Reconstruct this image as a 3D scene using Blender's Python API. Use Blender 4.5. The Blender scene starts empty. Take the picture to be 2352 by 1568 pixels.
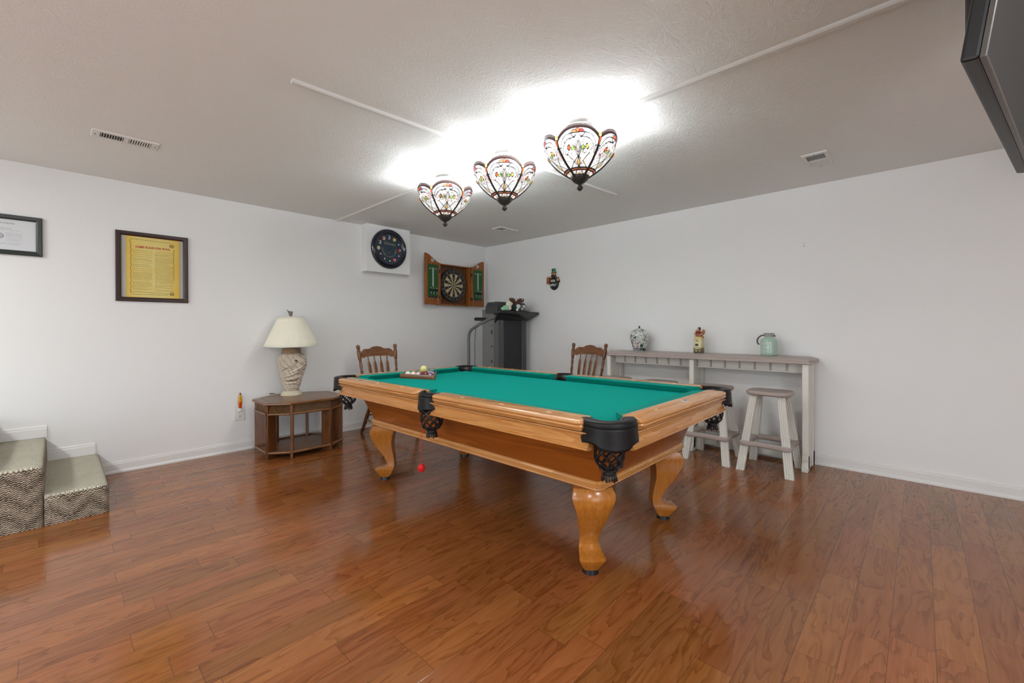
import bpy, bmesh, math, random
from mathutils import Vector, Matrix
from math import sin, cos, pi, radians, sqrt, atan2

random.seed(7)
SC = bpy.context.scene
COL = SC.collection
H = 2.44

# ------------------------------------------------------------------ helpers
def lin(c):
    return tuple((x/12.92 if x <= .04045 else ((x+.055)/1.055)**2.4) for x in c)
def rgb(r, g, b):
    return lin((r/255., g/255., b/255.)) + (1.,)

def new_mat(name):
    m = bpy.data.materials.new(name); m.use_nodes = True
    nt = m.node_tree
    return m, nt, nt.nodes['Principled BSDF']
def nd(nt, kind, **kw):
    n = nt.nodes.new(kind)
    for k, v in kw.items(): setattr(n, k, v)
    return n
def math_n(nt, op, a, b=None, clamp=False):
    n = nd(nt, 'ShaderNodeMath', operation=op); n.use_clamp = clamp
    for i, v in enumerate((a, b)):
        if v is None: continue
        if isinstance(v, (int, float)): n.inputs[i].default_value = v
        else: nt.links.new(v, n.inputs[i])
    return n.outputs[0]
def comb(nt, x, y, z):
    n = nd(nt, 'ShaderNodeCombineXYZ')
    for i, v in enumerate((x, y, z)):
        if isinstance(v, (int, float)): n.inputs[i].default_value = v
        else: nt.links.new(v, n.inputs[i])
    return n.outputs[0]
def mixc(nt, fac, a, b):
    n = nd(nt, 'ShaderNodeMix', data_type='RGBA')
    for i, v in ((0, fac), (6, a), (7, b)):
        if isinstance(v, (int, float, tuple)): n.inputs[i].default_value = v
        else: nt.links.new(v, n.inputs[i])
    return n.outputs[2]
def noise(nt, vec, scale, detail=3., rough=.5, dist=0.):
    n = nd(nt, 'ShaderNodeTexNoise')
    if vec is not None: nt.links.new(vec, n.inputs['Vector'])
    n.inputs['Scale'].default_value = scale; n.inputs['Detail'].default_value = detail
    n.inputs['Roughness'].default_value = rough; n.inputs['Distortion'].default_value = dist
    return n.outputs[0]
def bump(nt, bs, h, strength, dist=.01):
    b = nd(nt, 'ShaderNodeBump'); b.inputs['Strength'].default_value = strength
    b.inputs['Distance'].default_value = dist
    nt.links.new(h, b.inputs['Height']); nt.links.new(b.outputs[0], bs.inputs['Normal'])
def objco(nt):
    return nd(nt, 'ShaderNodeTexCoord').outputs['Object']
def ramp(nt, fac, stops):
    r = nd(nt, 'ShaderNodeValToRGB'); e = r.color_ramp.elements
    while len(e) < len(stops): e.new(.5)
    for i, (p, c) in enumerate(stops): e[i].position = p; e[i].color = c
    nt.links.new(fac, r.inputs[0]); return r.outputs[0]

def plain(name, c, rough=.5, metal=0., spec=.5, bmp=0., bscale=80., var=0., coat=0.):
    m, nt, b = new_mat(name)
    b.inputs['Base Color'].default_value = c; b.inputs['Roughness'].default_value = rough
    b.inputs['Metallic'].default_value = metal; b.inputs['Specular IOR Level'].default_value = spec
    b.inputs['Coat Weight'].default_value = coat
    co = objco(nt)
    if var:
        n = noise(nt, co, bscale*.3, 4)
        d = tuple(x*(1-var) for x in c[:3])+(1.,); l = tuple(min(1, x*(1+var)) for x in c[:3])+(1.,)
        nt.links.new(mixc(nt, n, d, l), b.inputs['Base Color'])
    if bmp:
        bump(nt, b, noise(nt, co, bscale, 3), bmp, .004)
    return m

def wood(name, c1, c2, axis='x', rough=.3, fine=90., rings=14., coat=0., spec=.5, ringw=.45):
    m, nt, b = new_mat(name)
    sep = nd(nt, 'ShaderNodeSeparateXYZ'); nt.links.new(objco(nt), sep.inputs[0])
    o = {'x': sep.outputs[0], 'y': sep.outputs[1], 'z': sep.outputs[2]}
    s = {k: (.07 if k == axis else 1.) for k in 'xyz'}
    v = comb(nt, *[math_n(nt, 'MULTIPLY', o[k], s[k]) for k in 'xyz'])
    n1 = noise(nt, v, rings, 3, .5, .4)
    rg = math_n(nt, 'FRACT', math_n(nt, 'MULTIPLY', n1, 7.))
    n2 = noise(nt, v, fine, 4, .6)
    f = math_n(nt, 'ADD', math_n(nt, 'MULTIPLY', rg, ringw), math_n(nt, 'MULTIPLY', n2, 1-ringw))
    nt.links.new(ramp(nt, f, [(.2, c2), (.75, c1)]), b.inputs['Base Color'])
    b.inputs['Roughness'].default_value = rough; b.inputs['Coat Weight'].default_value = coat
    b.inputs['Coat Roughness'].default_value = .15; b.inputs['Specular IOR Level'].default_value = spec
    bump(nt, b, n2, .06, .002)
    return m

# ------------------------------------------------------------------ mesh builder
class MB:
    def __init__(s): s.bm = bmesh.new()
    def face(s, vs, smooth=True):
        try:
            return s.bm.faces.new(vs)
        except ValueError: return None
    def box(s, c, d, rot=None):
        M = Matrix.Translation(Vector(c)) @ (rot.to_4x4() if rot is not None else Matrix()) @ Matrix.Diagonal((d[0], d[1], d[2], 1))
        bmesh.ops.create_cube(s.bm, size=1, matrix=M); return s
    def b2(s, lo, hi):
        return s.box([(a+b)/2 for a, b in zip(lo, hi)], [abs(b-a) for a, b in zip(lo, hi)])
    def cyl(s, p0, p1, r0, r1=None, seg=16, cap=True):
        r1 = r0 if r1 is None else r1
        return s.tube([p0, p1], [r0, r1], seg, cap)
    def tube(s, pts, r, seg=12, cap=True, closed=False, flat=None):
        pts = [Vector(p) for p in pts]; n = len(pts)
        rs = r if isinstance(r, (list, tuple)) else [r]*n
        rings = []; up = None
        for i, p in enumerate(pts):
            a = pts[(i-1) % n] if (i > 0 or closed) else p
            c = pts[(i+1) % n] if (i < n-1 or closed) else p
            t = (c-a).normalized()
            if up is None:
                up = Vector((0, 0, 1)) if abs(t.z) < .9 else Vector((1, 0, 0))
            x = up - t*up.dot(t); x.normalize(); y = t.cross(x); up = x
            fx, fy = (1, 1) if flat is None else flat
            rings.append([s.bm.verts.new(p + (x*cos(2*pi*k/seg)*fx + y*sin(2*pi*k/seg)*fy)*rs[i]) for k in range(seg)])
        m = n if closed else n-1
        for i in range(m):
            A, B = rings[i], rings[(i+1) % n]
            for k in range(seg): s.face((A[k], A[(k+1) % seg], B[(k+1) % seg], B[k]))
        if cap and not closed:
            s.face(rings[0][::-1]); s.face(rings[-1])
        return s
    def lathe(s, prof, seg=32, c=(0, 0, 0), M=None, a0=0., a1=2*pi, fn=None):
        full = abs(a1-a0-2*pi) < 1e-6; n = seg if full else seg+1
        M = M or Matrix.Translation(Vector(c)); rings = []
        for r, z in prof:
            if r < 1e-6 and full: rings.append([s.bm.verts.new(M @ Vector((0, 0, z)))]*n); continue
            row = []
            for k in range(n):
                a = a0+(a1-a0)*k/seg
                rr = r*(fn(a, z) if fn else 1)
                row.append(s.bm.verts.new(M @ Vector((rr*cos(a), rr*sin(a), z))))
            rings.append(row)
        for A, B in zip(rings, rings[1:]):
            for k in range(seg):
                k2 = (k+1) % n
                vs = []
                for v in (A[k], A[k2], B[k2], B[k]):
                    if v not in vs: vs.append(v)
                if len(vs) > 2: s.face(vs)
        return s
    def sphere(s, c, r, seg=24, rings=14, sc=(1, 1, 1), rot=None):
        M = Matrix.Translation(Vector(c)) @ (rot.to_4x4() if rot is not None else Matrix()) @ Matrix.Diagonal((r*sc[0], r*sc[1], r*sc[2], 1))
        bmesh.ops.create_uvsphere(s.bm, u_segments=seg, v_segments=rings, radius=1, matrix=M); return s
    def loft(s, layers, cap=True, closed=True):
        rings = [[s.bm.verts.new(Vector(p)) for p in L] for L in layers]; n = len(rings[0])
        for A, B in zip(rings, rings[1:]):
            for k in range(n if closed else n-1):
                s.face((A[k], A[(k+1) % n], B[(k+1) % n], B[k]))
        if cap: s.face(rings[0][::-1]); s.face(rings[-1])
        return s
    def prism(s, poly, z0, z1, M=None):
        M = M or Matrix()
        return s.loft([[M @ Vector((x, y, z0)) for x, y in poly], [M @ Vector((x, y, z1)) for x, y in poly]])
    def grid(s, rows, closed=False):
        R = [[s.bm.verts.new(Vector(p)) for p in L] for L in rows]; n = len(R[0])
        for A, B in zip(R, R[1:]):
            for k in range(n if closed else n-1):
                s.face((A[k], A[(k+1) % n], B[(k+1) % n], B[k]))
        return s
    def build(s, name, mat, parent=None, smooth=35, bevel=0., bseg=2, solid=0., label=None, subsurf=0):
        bmesh.ops.remove_doubles(s.bm, verts=s.bm.verts, dist=1e-6)
        bmesh.ops.recalc_face_normals(s.bm, faces=s.bm.faces)
        me = bpy.data.meshes.new(name); s.bm.to_mesh(me); s.bm.free()
        me.materials.append(mat)
        if smooth:
            me.shade_smooth(); me.set_sharp_from_angle(angle=radians(smooth))
        o = bpy.data.objects.new(name, me); COL.objects.link(o)
        if parent is not None: o.parent = parent
        if solid:
            md = o.modifiers.new('solid', 'SOLIDIFY'); md.thickness = solid; md.offset = 0
        if subsurf:
            md = o.modifiers.new('sub', 'SUBSURF'); md.levels = subsurf; md.render_levels = subsurf
        if bevel:
            md = o.modifiers.new('bev', 'BEVEL'); md.width = bevel; md.segments = bseg
            md.limit_method = 'ANGLE'; md.angle_limit = radians(40)
        if label: o['label'] = label
        return o

def thing(name, label, cat, loc=(0, 0, 0), rz=0., group=None):
    o = bpy.data.objects.new(name, None); COL.objects.link(o)
    o.empty_display_size = .1
    o.location = loc; o.rotation_euler = (0, 0, rz)
    o['label'] = label; o['category'] = cat
    if group: o['group'] = group
    return o
def tag(o, label, cat, group=None):
    o['label'] = label; o['category'] = cat
    if group: o['group'] = group
    return o
def struct(o): o['kind'] = 'structure'; return o
def copy_tree(o, parent=None):
    c = o.copy(); COL.objects.link(c)
    if parent is not None: c.parent = parent
    for ch in list(o.children): copy_tree(ch, c)
    return c

def text(name, s, size, mat, parent, M, ext=.0006, align='CENTER', sx=1., bold=0., label=None):
    cu = bpy.data.curves.new('t', 'FONT'); cu.body = s; cu.size = size; cu.extrude = ext
    cu.align_x = align; cu.align_y = 'CENTER'; cu.offset = bold
    t = bpy.data.objects.new('t', cu); COL.objects.link(t)
    dg = bpy.context.evaluated_depsgraph_get()
    me = bpy.data.meshes.new_from_object(t.evaluated_get(dg))
    bpy.data.objects.remove(t); bpy.data.curves.remove(cu)
    me.transform(Matrix.Diagonal((sx, 1, 1, 1))); me.transform(M)
    me.materials.clear(); me.materials.append(mat); me.name = name
    o = bpy.data.objects.new(name, me); COL.objects.link(o); o.parent = parent
    if label: o['label'] = label
    return o
FRONT = Matrix.Rotation(pi/2, 4, 'X')            # local: x right, z up, -y to the viewer
def at_front(x, y, z, rot=0.):
    return Matrix.Translation((x, y, z)) @ FRONT @ Matrix.Rotation(rot, 4, 'Z')
def frame_poly(mb, w, h, t, d, x0=0., z0=0., y1=0.):
    """mitred frame, back at y1, bevelled profile"""
    def rect(i, y): return [(x0-w/2+i, y, z0-h/2+i), (x0+w/2-i, y, z0-h/2+i), (x0+w/2-i, y, z0+h/2-i), (x0-w/2+i, y, z0+h/2-i)]
    mb.grid([rect(0, y1), rect(0, y1-d*.8), rect(t*.15, y1-d), rect(t*.7, y1-d*.85), rect(t, y1-d*.6), rect(t, y1)], closed=True)
    return mb

# ------------------------------------------------------------------ materials
M_wall = plain('wall_paint', (.845, .845, .83, 1), .6, bmp=.03, bscale=300, spec=.3)
M_trim = plain('trim_paint', (.80, .79, .765, 1), .35)
M_track = plain('white_plastic', (.76, .755, .73, 1), .5)
M_ventw = plain('vent_enamel', (.78, .77, .74, 1), .4)
M_dark = plain('dark_void', (.03, .028, .024, 1), .8)

def ceiling_mat():
    m, nt, b = new_mat('ceiling_texture_paint')
    b.inputs['Base Color'].default_value = (.86, .855, .835, 1); b.inputs['Roughness'].default_value = .75
    b.inputs['Specular IOR Level'].default_value = .2
    co = objco(nt)
    vo = nd(nt, 'ShaderNodeTexVoronoi'); vo.inputs['Scale'].default_value = 6.; nt.links.new(co, vo.inputs['Vector'])
    sub = nd(nt, 'ShaderNodeVectorMath', operation='SUBTRACT'); nt.links.new(co, sub.inputs[0]); nt.links.new(vo.outputs['Position'], sub.inputs[1])
    sp = nd(nt, 'ShaderNodeSeparateXYZ'); nt.links.new(sub.outputs[0], sp.inputs[0])
    ang = math_n(nt, 'ARCTAN2', sp.outputs[1], sp.outputs[0])
    ln = nd(nt, 'ShaderNodeVectorMath', operation='LENGTH'); nt.links.new(sub.outputs[0], ln.inputs[0])
    v2 = comb(nt, math_n(nt, 'MULTIPLY', ang, 3.2), math_n(nt, 'MULTIPLY', ln.outputs[1], 16.), vo.outputs['Distance'])
    n1 = noise(nt, v2, 2.2, 3, .55, .8)
    n2 = noise(nt, co, 95, 3, .6)
    n3 = noise(nt, co, 28, 3, .6, 1.2)
    h = math_n(nt, 'ADD', math_n(nt, 'ADD', math_n(nt, 'MULTIPLY', n1, 1.1), math_n(nt, 'MULTIPLY', n2, .35)), math_n(nt, 'MULTIPLY', n3, .6))
    bump(nt, b, h, .32, .007)
    return m
M_ceil = ceiling_mat()

def floor_mat():
    m, nt, b = new_mat('hardwood_planks')
    g = nd(nt, 'ShaderNodeNewGeometry'); sp = nd(nt, 'ShaderNodeSeparateXYZ'); nt.links.new(g.outputs['Position'], sp.inputs[0])
    X, Y = sp.outputs[0], sp.outputs[1]
    W = .127
    xr = math_n(nt, 'DIVIDE', math_n(nt, 'ADD', X, .041), W)
    row = math_n(nt, 'FLOOR', xr); fx = math_n(nt, 'FRACT', xr)
    w1 = nd(nt, 'ShaderNodeTexWhiteNoise', noise_dimensions='1D'); nt.links.new(row, w1.inputs['W'])
    sc = nd(nt, 'ShaderNodeSeparateColor'); nt.links.new(w1.outputs['Color'], sc.inputs[0])
    L = math_n(nt, 'ADD', math_n(nt, 'MULTIPLY', sc.outputs[0], .55), .42)
    u = math_n(nt, 'ADD', math_n(nt, 'DIVIDE', Y, L), math_n(nt, 'MULTIPLY', sc.outputs[1], 17.))
    wob = nd(nt, 'ShaderNodeTexNoise', noise_dimensions='1D'); nt.links.new(math_n(nt, 'ADD', u, math_n(nt, 'MULTIPLY', row, 9.7)), wob.inputs['W'])
    seg = math_n(nt, 'FLOOR', u); fu = math_n(nt, 'FRACT', u)
    w2 = nd(nt, 'ShaderNodeTexWhiteNoise', noise_dimensions='2D'); nt.links.new(comb(nt, row, seg, 0), w2.inputs['Vector'])
    s2 = nd(nt, 'ShaderNodeSeparateColor'); nt.links.new(w2.outputs['Color'], s2.inputs[0])
    off = math_n(nt, 'MULTIPLY', s2.outputs[2], 40.)
    v = comb(nt, math_n(nt, 'MULTIPLY', X, 1.), math_n(nt, 'MULTIPLY', Y, .16), off)
    n1 = noise(nt, v, 9., 3, .5, .5)
    rg = math_n(nt, 'FRACT', math_n(nt, 'MULTIPLY', n1, 9.))
    rg = math_n(nt, 'POWER', rg, 3.)
    v2 = comb(nt, math_n(nt, 'MULTIPLY', X, 1.), math_n(nt, 'MULTIPLY', Y, .05), off)
    n2 = noise(nt, v2, 130., 4, .65)
    n3 = noise(nt, v2, 22., 3, .6)
    f = math_n(nt, 'ADD', math_n(nt, 'MULTIPLY', rg, .26), math_n(nt, 'ADD', math_n(nt, 'MULTIPLY', n2, .45), math_n(nt, 'MULTIPLY', n3, .5)))
    c = ramp(nt, f, [(.30, rgb(160, 106, 66)), (.55, rgb(146, 92, 54)), (.75, rgb(126, 76, 42)), (.95, rgb(92, 54, 30))])
    hv = nd(nt, 'ShaderNodeHueSaturation'); hv.inputs['Saturation'].default_value = 1.05; nt.links.new(c, hv.inputs['Color'])
    nt.links.new(math_n(nt, 'ADD', math_n(nt, 'MULTIPLY', s2.outputs[0], .24), .77), hv.inputs['Value'])
    nt.links.new(math_n(nt, 'ADD', math_n(nt, 'MULTIPLY', s2.outputs[1], .010), .494), hv.inputs['Hue'])
    ex = math_n(nt, 'MINIMUM', fx, math_n(nt, 'SUBTRACT', 1., fx))
    eu = math_n(nt, 'MULTIPLY', math_n(nt, 'MINIMUM', fu, math_n(nt, 'SUBTRACT', 1., fu)), L)
    e = math_n(nt, 'MINIMUM', math_n(nt, 'MULTIPLY', ex, W), eu)
    gap = math_n(nt, 'SUBTRACT', 1., math_n(nt, 'DIVIDE', e, .0016, True), True)
    nt.links.new(mixc(nt, math_n(nt, 'MULTIPLY', gap, .8), hv.outputs[0], rgb(48, 26, 16)), b.inputs['Base Color'])
    rn = noise(nt, comb(nt, math_n(nt, 'MULTIPLY', X, 1.), math_n(nt, 'MULTIPLY', Y, .4), 0), 7., 3)
    nt.links.new(math_n(nt, 'ADD', math_n(nt, 'MULTIPLY', rn, .08), .11), b.inputs['Roughness'])
    b.inputs['Specular IOR Level'].default_value = .5
    hh = math_n(nt, 'SUBTRACT', math_n(nt, 'MULTIPLY', rn, .5), math_n(nt, 'ADD', math_n(nt, 'MULTIPLY', gap, .6), math_n(nt, 'MULTIPLY', n2, .10)))
    bump(nt, b, hh, .10, .004)
    return m
M_floor = floor_mat()

HON1, HON2 = rgb(206, 150, 88), rgb(180, 118, 58)
M_oakx = wood('honey_oak_along_x', HON1, HON2, 'x', .25, coat=.3)
M_oaky = wood('honey_oak_along_y', HON1, HON2, 'y', .25, coat=.3)
M_oakz = wood('honey_oak_upright', rgb(186, 120, 46), rgb(156, 90, 26), 'z', .25, coat=.3, ringw=.16, fine=60.)
M_cabx = wood('amber_oak_panel', rgb(152, 82, 24), rgb(124, 62, 14), 'x', .28, rings=6, coat=.3)  # the table's oak, slightly redder, darkened for the shade on the downward slope
M_felt = plain('green_felt', rgb(0, 152, 138), .95, spec=.1, bmp=.05, bscale=900, var=.05)
M_cush = plain('green_cushion_cloth', rgb(0, 140, 126), .9, spec=.15, bmp=.05, bscale=900)
M_leather = plain('black_leather', rgb(16, 16, 16), .45, spec=.3, bmp=.12, bscale=220)
M_net = plain('black_rubber_net', rgb(22, 22, 22), .45)
M_sight = plain('pearl_inlay', rgb(235, 215, 185), .3)
M_walnut = wood('dark_stained_oak', rgb(136, 86, 44), rgb(84, 48, 22), 'z', .3, coat=.2)
M_walnx = wood('dark_stained_oak_across', rgb(138, 88, 46), rgb(86, 50, 24), 'x', .3, coat=.2)
M_table = wood('brown_table_wood', rgb(118, 70, 32), rgb(70, 38, 15), 'z', .3, coat=.15)
M_tablex = wood('brown_table_top', rgb(128, 84, 46), rgb(92, 56, 28), 'y', .3, coat=.2)
M_taupe = plain('taupe_resin', rgb(176, 162, 155), .45, var=.06, bscale=30)
M_cream = plain('cream_resin', rgb(224, 222, 212), .45, var=.03, bscale=20)
M_black = plain('black_plastic', rgb(24, 24, 25), .4)
M_char = plain('charcoal_plastic', rgb(88, 90, 89), .45)
M_charl = plain('grey_metal_paint', rgb(112, 112, 112), .4)
M_belt = plain('black_running_belt', rgb(44, 45, 48), .75, bmp=.1, bscale=700)
M_white = plain('white_enamel', rgb(226, 226, 222), .35)
M_gold = plain('dull_gold_lettering', rgb(176, 160, 110), .4)

# ------------------------------------------------------------------ the room
XR, YN = 7.4, -8.2
struct(MB().b2((-.1, YN-.1, -.1), (XR+.1, .1, 0)).build('floor', M_floor, smooth=0))
struct(MB().b2((-.1, YN-.1, H), (XR+.1, .1, H+.1)).build('ceiling', M_ceil, smooth=0))
struct(MB().b2((-.1, YN-.1, 0), (0, .1, H)).build('wall_left', M_wall, smooth=0))
struct(MB().b2((0, 0, 0), (XR, .1, H)).build('wall_right', M_wall, smooth=0))
struct(MB().b2((XR, YN-.1, 0), (XR+.1, .1, H)).build('wall_far_right', M_wall, smooth=0))
struct(MB().b2((0, YN-.1, 0), (XR, YN, H)).build('wall_behind', M_wall, smooth=0))

BBP = [(0, 0), (.024, 0), (.024, .012), (.017, .022), (.013, .024), (.013, .074), (.009, .080), (.009, .088), (.004, .092), (0, .092)]
def baseboard(name, p0, p1, nrm, z=0., prof=BBP):
    L0 = [(p0[0]+nrm[0]*o, p0[1]+nrm[1]*o, z+h) for o, h in prof]
    L1 = [(p1[0]+nrm[0]*o, p1[1]+nrm[1]*o, z+h) for o, h in prof]
    return struct(MB().loft([L0, L1]).build(name, M_trim, smooth=20))
baseboard('baseboard_left', (0, -4.352), (0, 0), (1, 0))
baseboard('baseboard_right', (XR, 0), (0.024, 0), (0, -1))
baseboard('baseboard_far_right', (XR, YN), (XR, -.024), (-1, 0))
P2 = [(0, 0), (.013, 0), (.013, .066), (.009, .072), (.009, .082), (.004, .088), (0, .088)]
baseboard('baseboard_stairs_lower', (0, -4.618), (0, -4.352), (1, 0), .188, P2)
baseboard('baseboard_stairs_upper', (0, -4.90), (0, -4.619), (1, 0), .374, P2)
struct(MB().b2((0, -2.045, 1.878), (.13, -1.452, H)).build('trim_1', M_wall, smooth=0))      # boxed-in corner of a duct under the ceiling

# ------------------------------------------------------------------ carpeted stairs
def carpet_mat():
    m, nt, b = new_mat('berber_carpet')
    sp = nd(nt, 'ShaderNodeSeparateXYZ'); nt.links.new(objco(nt), sp.inputs[0])
    X, Y, Z = sp.outputs
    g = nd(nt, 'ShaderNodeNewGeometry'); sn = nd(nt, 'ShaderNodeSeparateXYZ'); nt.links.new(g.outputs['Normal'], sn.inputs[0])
    # rows of loops, zig-zagging along the run
    wob = noise(nt, objco(nt), 45, 2)
    zz = math_n(nt, 'ADD', math_n(nt, 'MULTIPLY', math_n(nt, 'PINGPONG', Y, .010), .8), math_n(nt, 'MULTIPLY', wob, .012))
    dia = math_n(nt, 'MULTIPLY', math_n(nt, 'PINGPONG', math_n(nt, 'ADD', math_n(nt, 'PINGPONG', Y, .09), Z), .055), 6.5)
    q = math_n(nt, 'ADD', math_n(nt, 'ADD', Z, X), zz)
    rowv = math_n(nt, 'SINE', math_n(nt, 'MULTIPLY', q, 2*pi/.0125))
    n1 = noise(nt, objco(nt), 90, 3, .7); n2 = noise(nt, objco(nt), 9, 3, .6); n3 = noise(nt, objco(nt), 260, 2)
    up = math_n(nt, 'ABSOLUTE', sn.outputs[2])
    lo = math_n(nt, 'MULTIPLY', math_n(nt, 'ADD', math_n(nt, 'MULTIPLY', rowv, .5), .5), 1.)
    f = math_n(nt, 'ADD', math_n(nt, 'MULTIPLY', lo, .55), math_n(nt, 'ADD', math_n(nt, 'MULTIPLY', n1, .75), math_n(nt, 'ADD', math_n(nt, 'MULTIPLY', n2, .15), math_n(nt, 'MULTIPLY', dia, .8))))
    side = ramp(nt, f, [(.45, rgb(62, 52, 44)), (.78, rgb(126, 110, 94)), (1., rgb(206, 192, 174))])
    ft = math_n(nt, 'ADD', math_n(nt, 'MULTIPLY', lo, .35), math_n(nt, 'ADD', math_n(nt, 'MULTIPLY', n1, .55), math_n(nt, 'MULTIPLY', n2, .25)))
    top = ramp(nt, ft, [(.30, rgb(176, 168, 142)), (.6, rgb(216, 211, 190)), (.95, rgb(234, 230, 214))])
    nt.links.new(mixc(nt, math_n(nt, 'GREATER_THAN', up, .6), side, top), b.inputs['Base Color'])  # light on the stairs is put into the colour: treads paler, sides darker
    b.inputs['Roughness'].default_value = .95; b.inputs['Specular IOR Level'].default_value = .1
    bump(nt, b, math_n(nt, 'ADD', math_n(nt, 'MULTIPLY', rowv, .5), math_n(nt, 'ADD', n1, n3)), .8, .008)
    return m
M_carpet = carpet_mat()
st = thing('carpeted_stairs', 'beige flecked carpeted stairs climbing along the left wall', 'stairs', (.5, -4.6, 0))
def step_mb(y0, y1, z0, z1):
    mb = MB(); x0, x1 = -.4985, .513
    ns = 60
    rows = []
    prof = [(0, z0), (0, z1-.035), (.005, z1-.014), (.016, z1-.003), (.03, z1)]
    # front riser faces +y, side faces +x ; rounded nosings on both
    lay = []
    for o, z in prof:
        lay.append([(x0, y0, z), (x1-o, y0, z), (x1-o, y1-o-.03, z), (x1-o-.012, y1-o-.008, z), (x1-o-.035, y1-o, z), (x0, y1-o, z)])
    mb.loft(lay); return mb
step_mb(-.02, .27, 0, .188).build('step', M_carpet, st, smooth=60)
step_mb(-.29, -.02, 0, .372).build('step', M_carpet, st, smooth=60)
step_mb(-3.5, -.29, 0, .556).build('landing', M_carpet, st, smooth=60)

# ------------------------------------------------------------------ camera
f_px, yaw, pit, rol = 990.592, radians(133.469), radians(-.188), radians(-.187)
d = Vector((cos(yaw)*cos(pit), sin(yaw)*cos(pit), sin(pit))); r = Vector((sin(yaw), -cos(yaw), 0)); u = r.cross(d)
r2 = r*cos(rol)+u*sin(rol); u2 = u*cos(rol)-r*sin(rol)
cam = bpy.data.cameras.new('camera'); co = bpy.data.objects.new('camera', cam); COL.objects.link(co)
co.matrix_world = Matrix(((r2.x, u2.x, -d.x, 4.872), (r2.y, u2.y, -d.y, -4.562), (r2.z, u2.z, -d.z, 1.195), (0, 0, 0, 1)))
cam.sensor_width = 36; cam.lens = 36*f_px/2352; cam.shift_y = -(784-756.569)/2352
cam.clip_start = .05
SC.camera = co

# ------------------------------------------------------------------ pool table
PT = thing('pool_table', 'large honey oak pool table with green felt and leather net pockets', 'pool table', (2.742, -2.352, 0))
LO, WO, ZT, ZB = 1.295, .7375, .815, .773
NX, NY = 1.118, .559
# playing bed
mb = MB()
mb.b2((-1.13, -.575, ZB-.03), (1.13, .575, ZB)); mb.build('bed', M_felt, PT, smooth=0)
mb = MB()
for sx in (-1, 1):
    mb.b2((sx*1.13, -.515, ZB-.03), (sx*1.185, .515, ZB-.0004))
    mb.b2((sx*.075, .575, ZB-.03), (sx*1.06, .625, ZB-.0004)); mb.b2((sx*.075, -.575, ZB-.03), (sx*1.06, -.625, ZB-.0004))
mb.build('bed_edge', M_felt, PT, smooth=0)

def rounded_rail(lo, hi, inn, out, rlo, rhi, off):
    """plan outline of a rail: inner straight edge at inn, outer at out-off with rounded, angled ends"""
    pts = []; o = out-off
    def corner(x, sgn, rr, cut):
        # end edge leans from (x,inn) outwards ; cut = extra length at the outer side
        P0 = Vector((x, inn)); P1 = Vector((x+sgn*(cut-off*.6), o))
        e = (P0-P1).normalized()
        Q = []
        for k in range(7):
            t = k/6.; a = (1-t)
            A = P1+e*rr; B = P1+Vector((-sgn*rr, 0))
            Q.append(A*(1-t)**2 + P1*2*t*(1-t) + B*t**2)
        return P0, Q
    p0, q0 = corner(lo, -1, rlo[0], rlo[1]); p1, q1 = corner(hi, 1, rhi[0], rhi[1])
    pts = [p0]+q0+q1[::-1]+[p1]
    return [(p.x, p.y) for p in pts]
RPROF = [(.010, ZT-.0005-.045), (.010, .772), (.006, .777), (.003, .7795), (.0005, .786), (.003, .7915), (.0065, .7925), (.002, .796), (0, .8015), (.002, .808), (.008, .8125), (.018, ZT)]
def rail(name, M, lo, hi, inn, out, rlo, rhi, mat):
    mb = MB(); lay = []
    for off, z in RPROF:
        lay.append([M @ Vector((x, y, z)) for x, y in rounded_rail(lo, hi, inn, out, rlo, rhi, off)])
    mb.loft(lay); return mb.build(name, mat, PT, smooth=30)
def cushion(par, M, lo, hi, inn, nose, clo, chi):
    # cross-section from the wood border (inn) down to the nose
    sec = [(inn+.004, ZT-.001, 0), (inn, ZT-.0005, 0), (nose+.02, ZT-.003, .7), (nose+.004, .8115, .95), (nose, .8085, 1.), (nose+.004, .803, .95), (nose+.022, .786, .55), (nose+.03, ZB+.0005, .4), (inn, ZB+.0005, 0)]
    a, b = [], []
    for y, z, t in sec:
        a.append(M @ Vector((lo+clo*t, y, z))); b.append(M @ Vector((hi-chi*t, y, z)))
    return MB().loft([a, b]).build('cushion', M_cush, par, smooth=40)
I4 = Matrix()
def sights(par, M, xs, y):
    for x in xs:
        mb = MB(); mb.prism([(x-.019, y), (x, y-.0055), (x+.019, y), (x, y+.0055)], ZT-.001, ZT+.0008, M)
        mb.build('sight', M_sight, par, smooth=0)
for sy in (1, -1):
    for sx in (1, -1):
        M = Matrix.Diagonal((sx, sy, 1, 1))
        R = rail('rail', M, .068, 1.098, WO-.11, WO, (.05, -.005), (.05, .030), M_oakx)
        cushion(R, M, .066, 1.100, WO-.11, NY, .02, .066)
        sights(R, M, [.3025, .605, .9075], WO-.057)
for sx in (1, -1):
    M = Matrix.Rotation(-sx*pi/2, 4, 'Z')       # local y -> world sx*x
    R = rail('rail', M, -.52, .52, LO-.11, LO, (.05, .030), (.05, .030), M_oaky)
    cushion(R, M, -.522, .522, LO-.11, NX, .066, .066)
    sights(R, M, [-.3, .3] if sx == 1 else [-.3, 0, .3], LO-.057)
    if sx == 1:
        R2 = R
mb = MB(); T = Matrix.Translation((LO-.055, .035, ZT))
badge = MB(); badge.lathe([(0, .0012), (.020, .0012), (.0215, 0)], 28, M=T @ Matrix.Diagonal((.85, 1.5, 1, 1)))
bo = badge.build('maker_badge', M_white, R2, smooth=0)
bm2 = MB()
bm2.lathe([(.0165, .0013), (.0165, .0017), (.018, .0017), (.018, .0013)], 28, M=T @ Matrix.Diagonal((.85, 1.5, 1, 1)))
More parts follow.
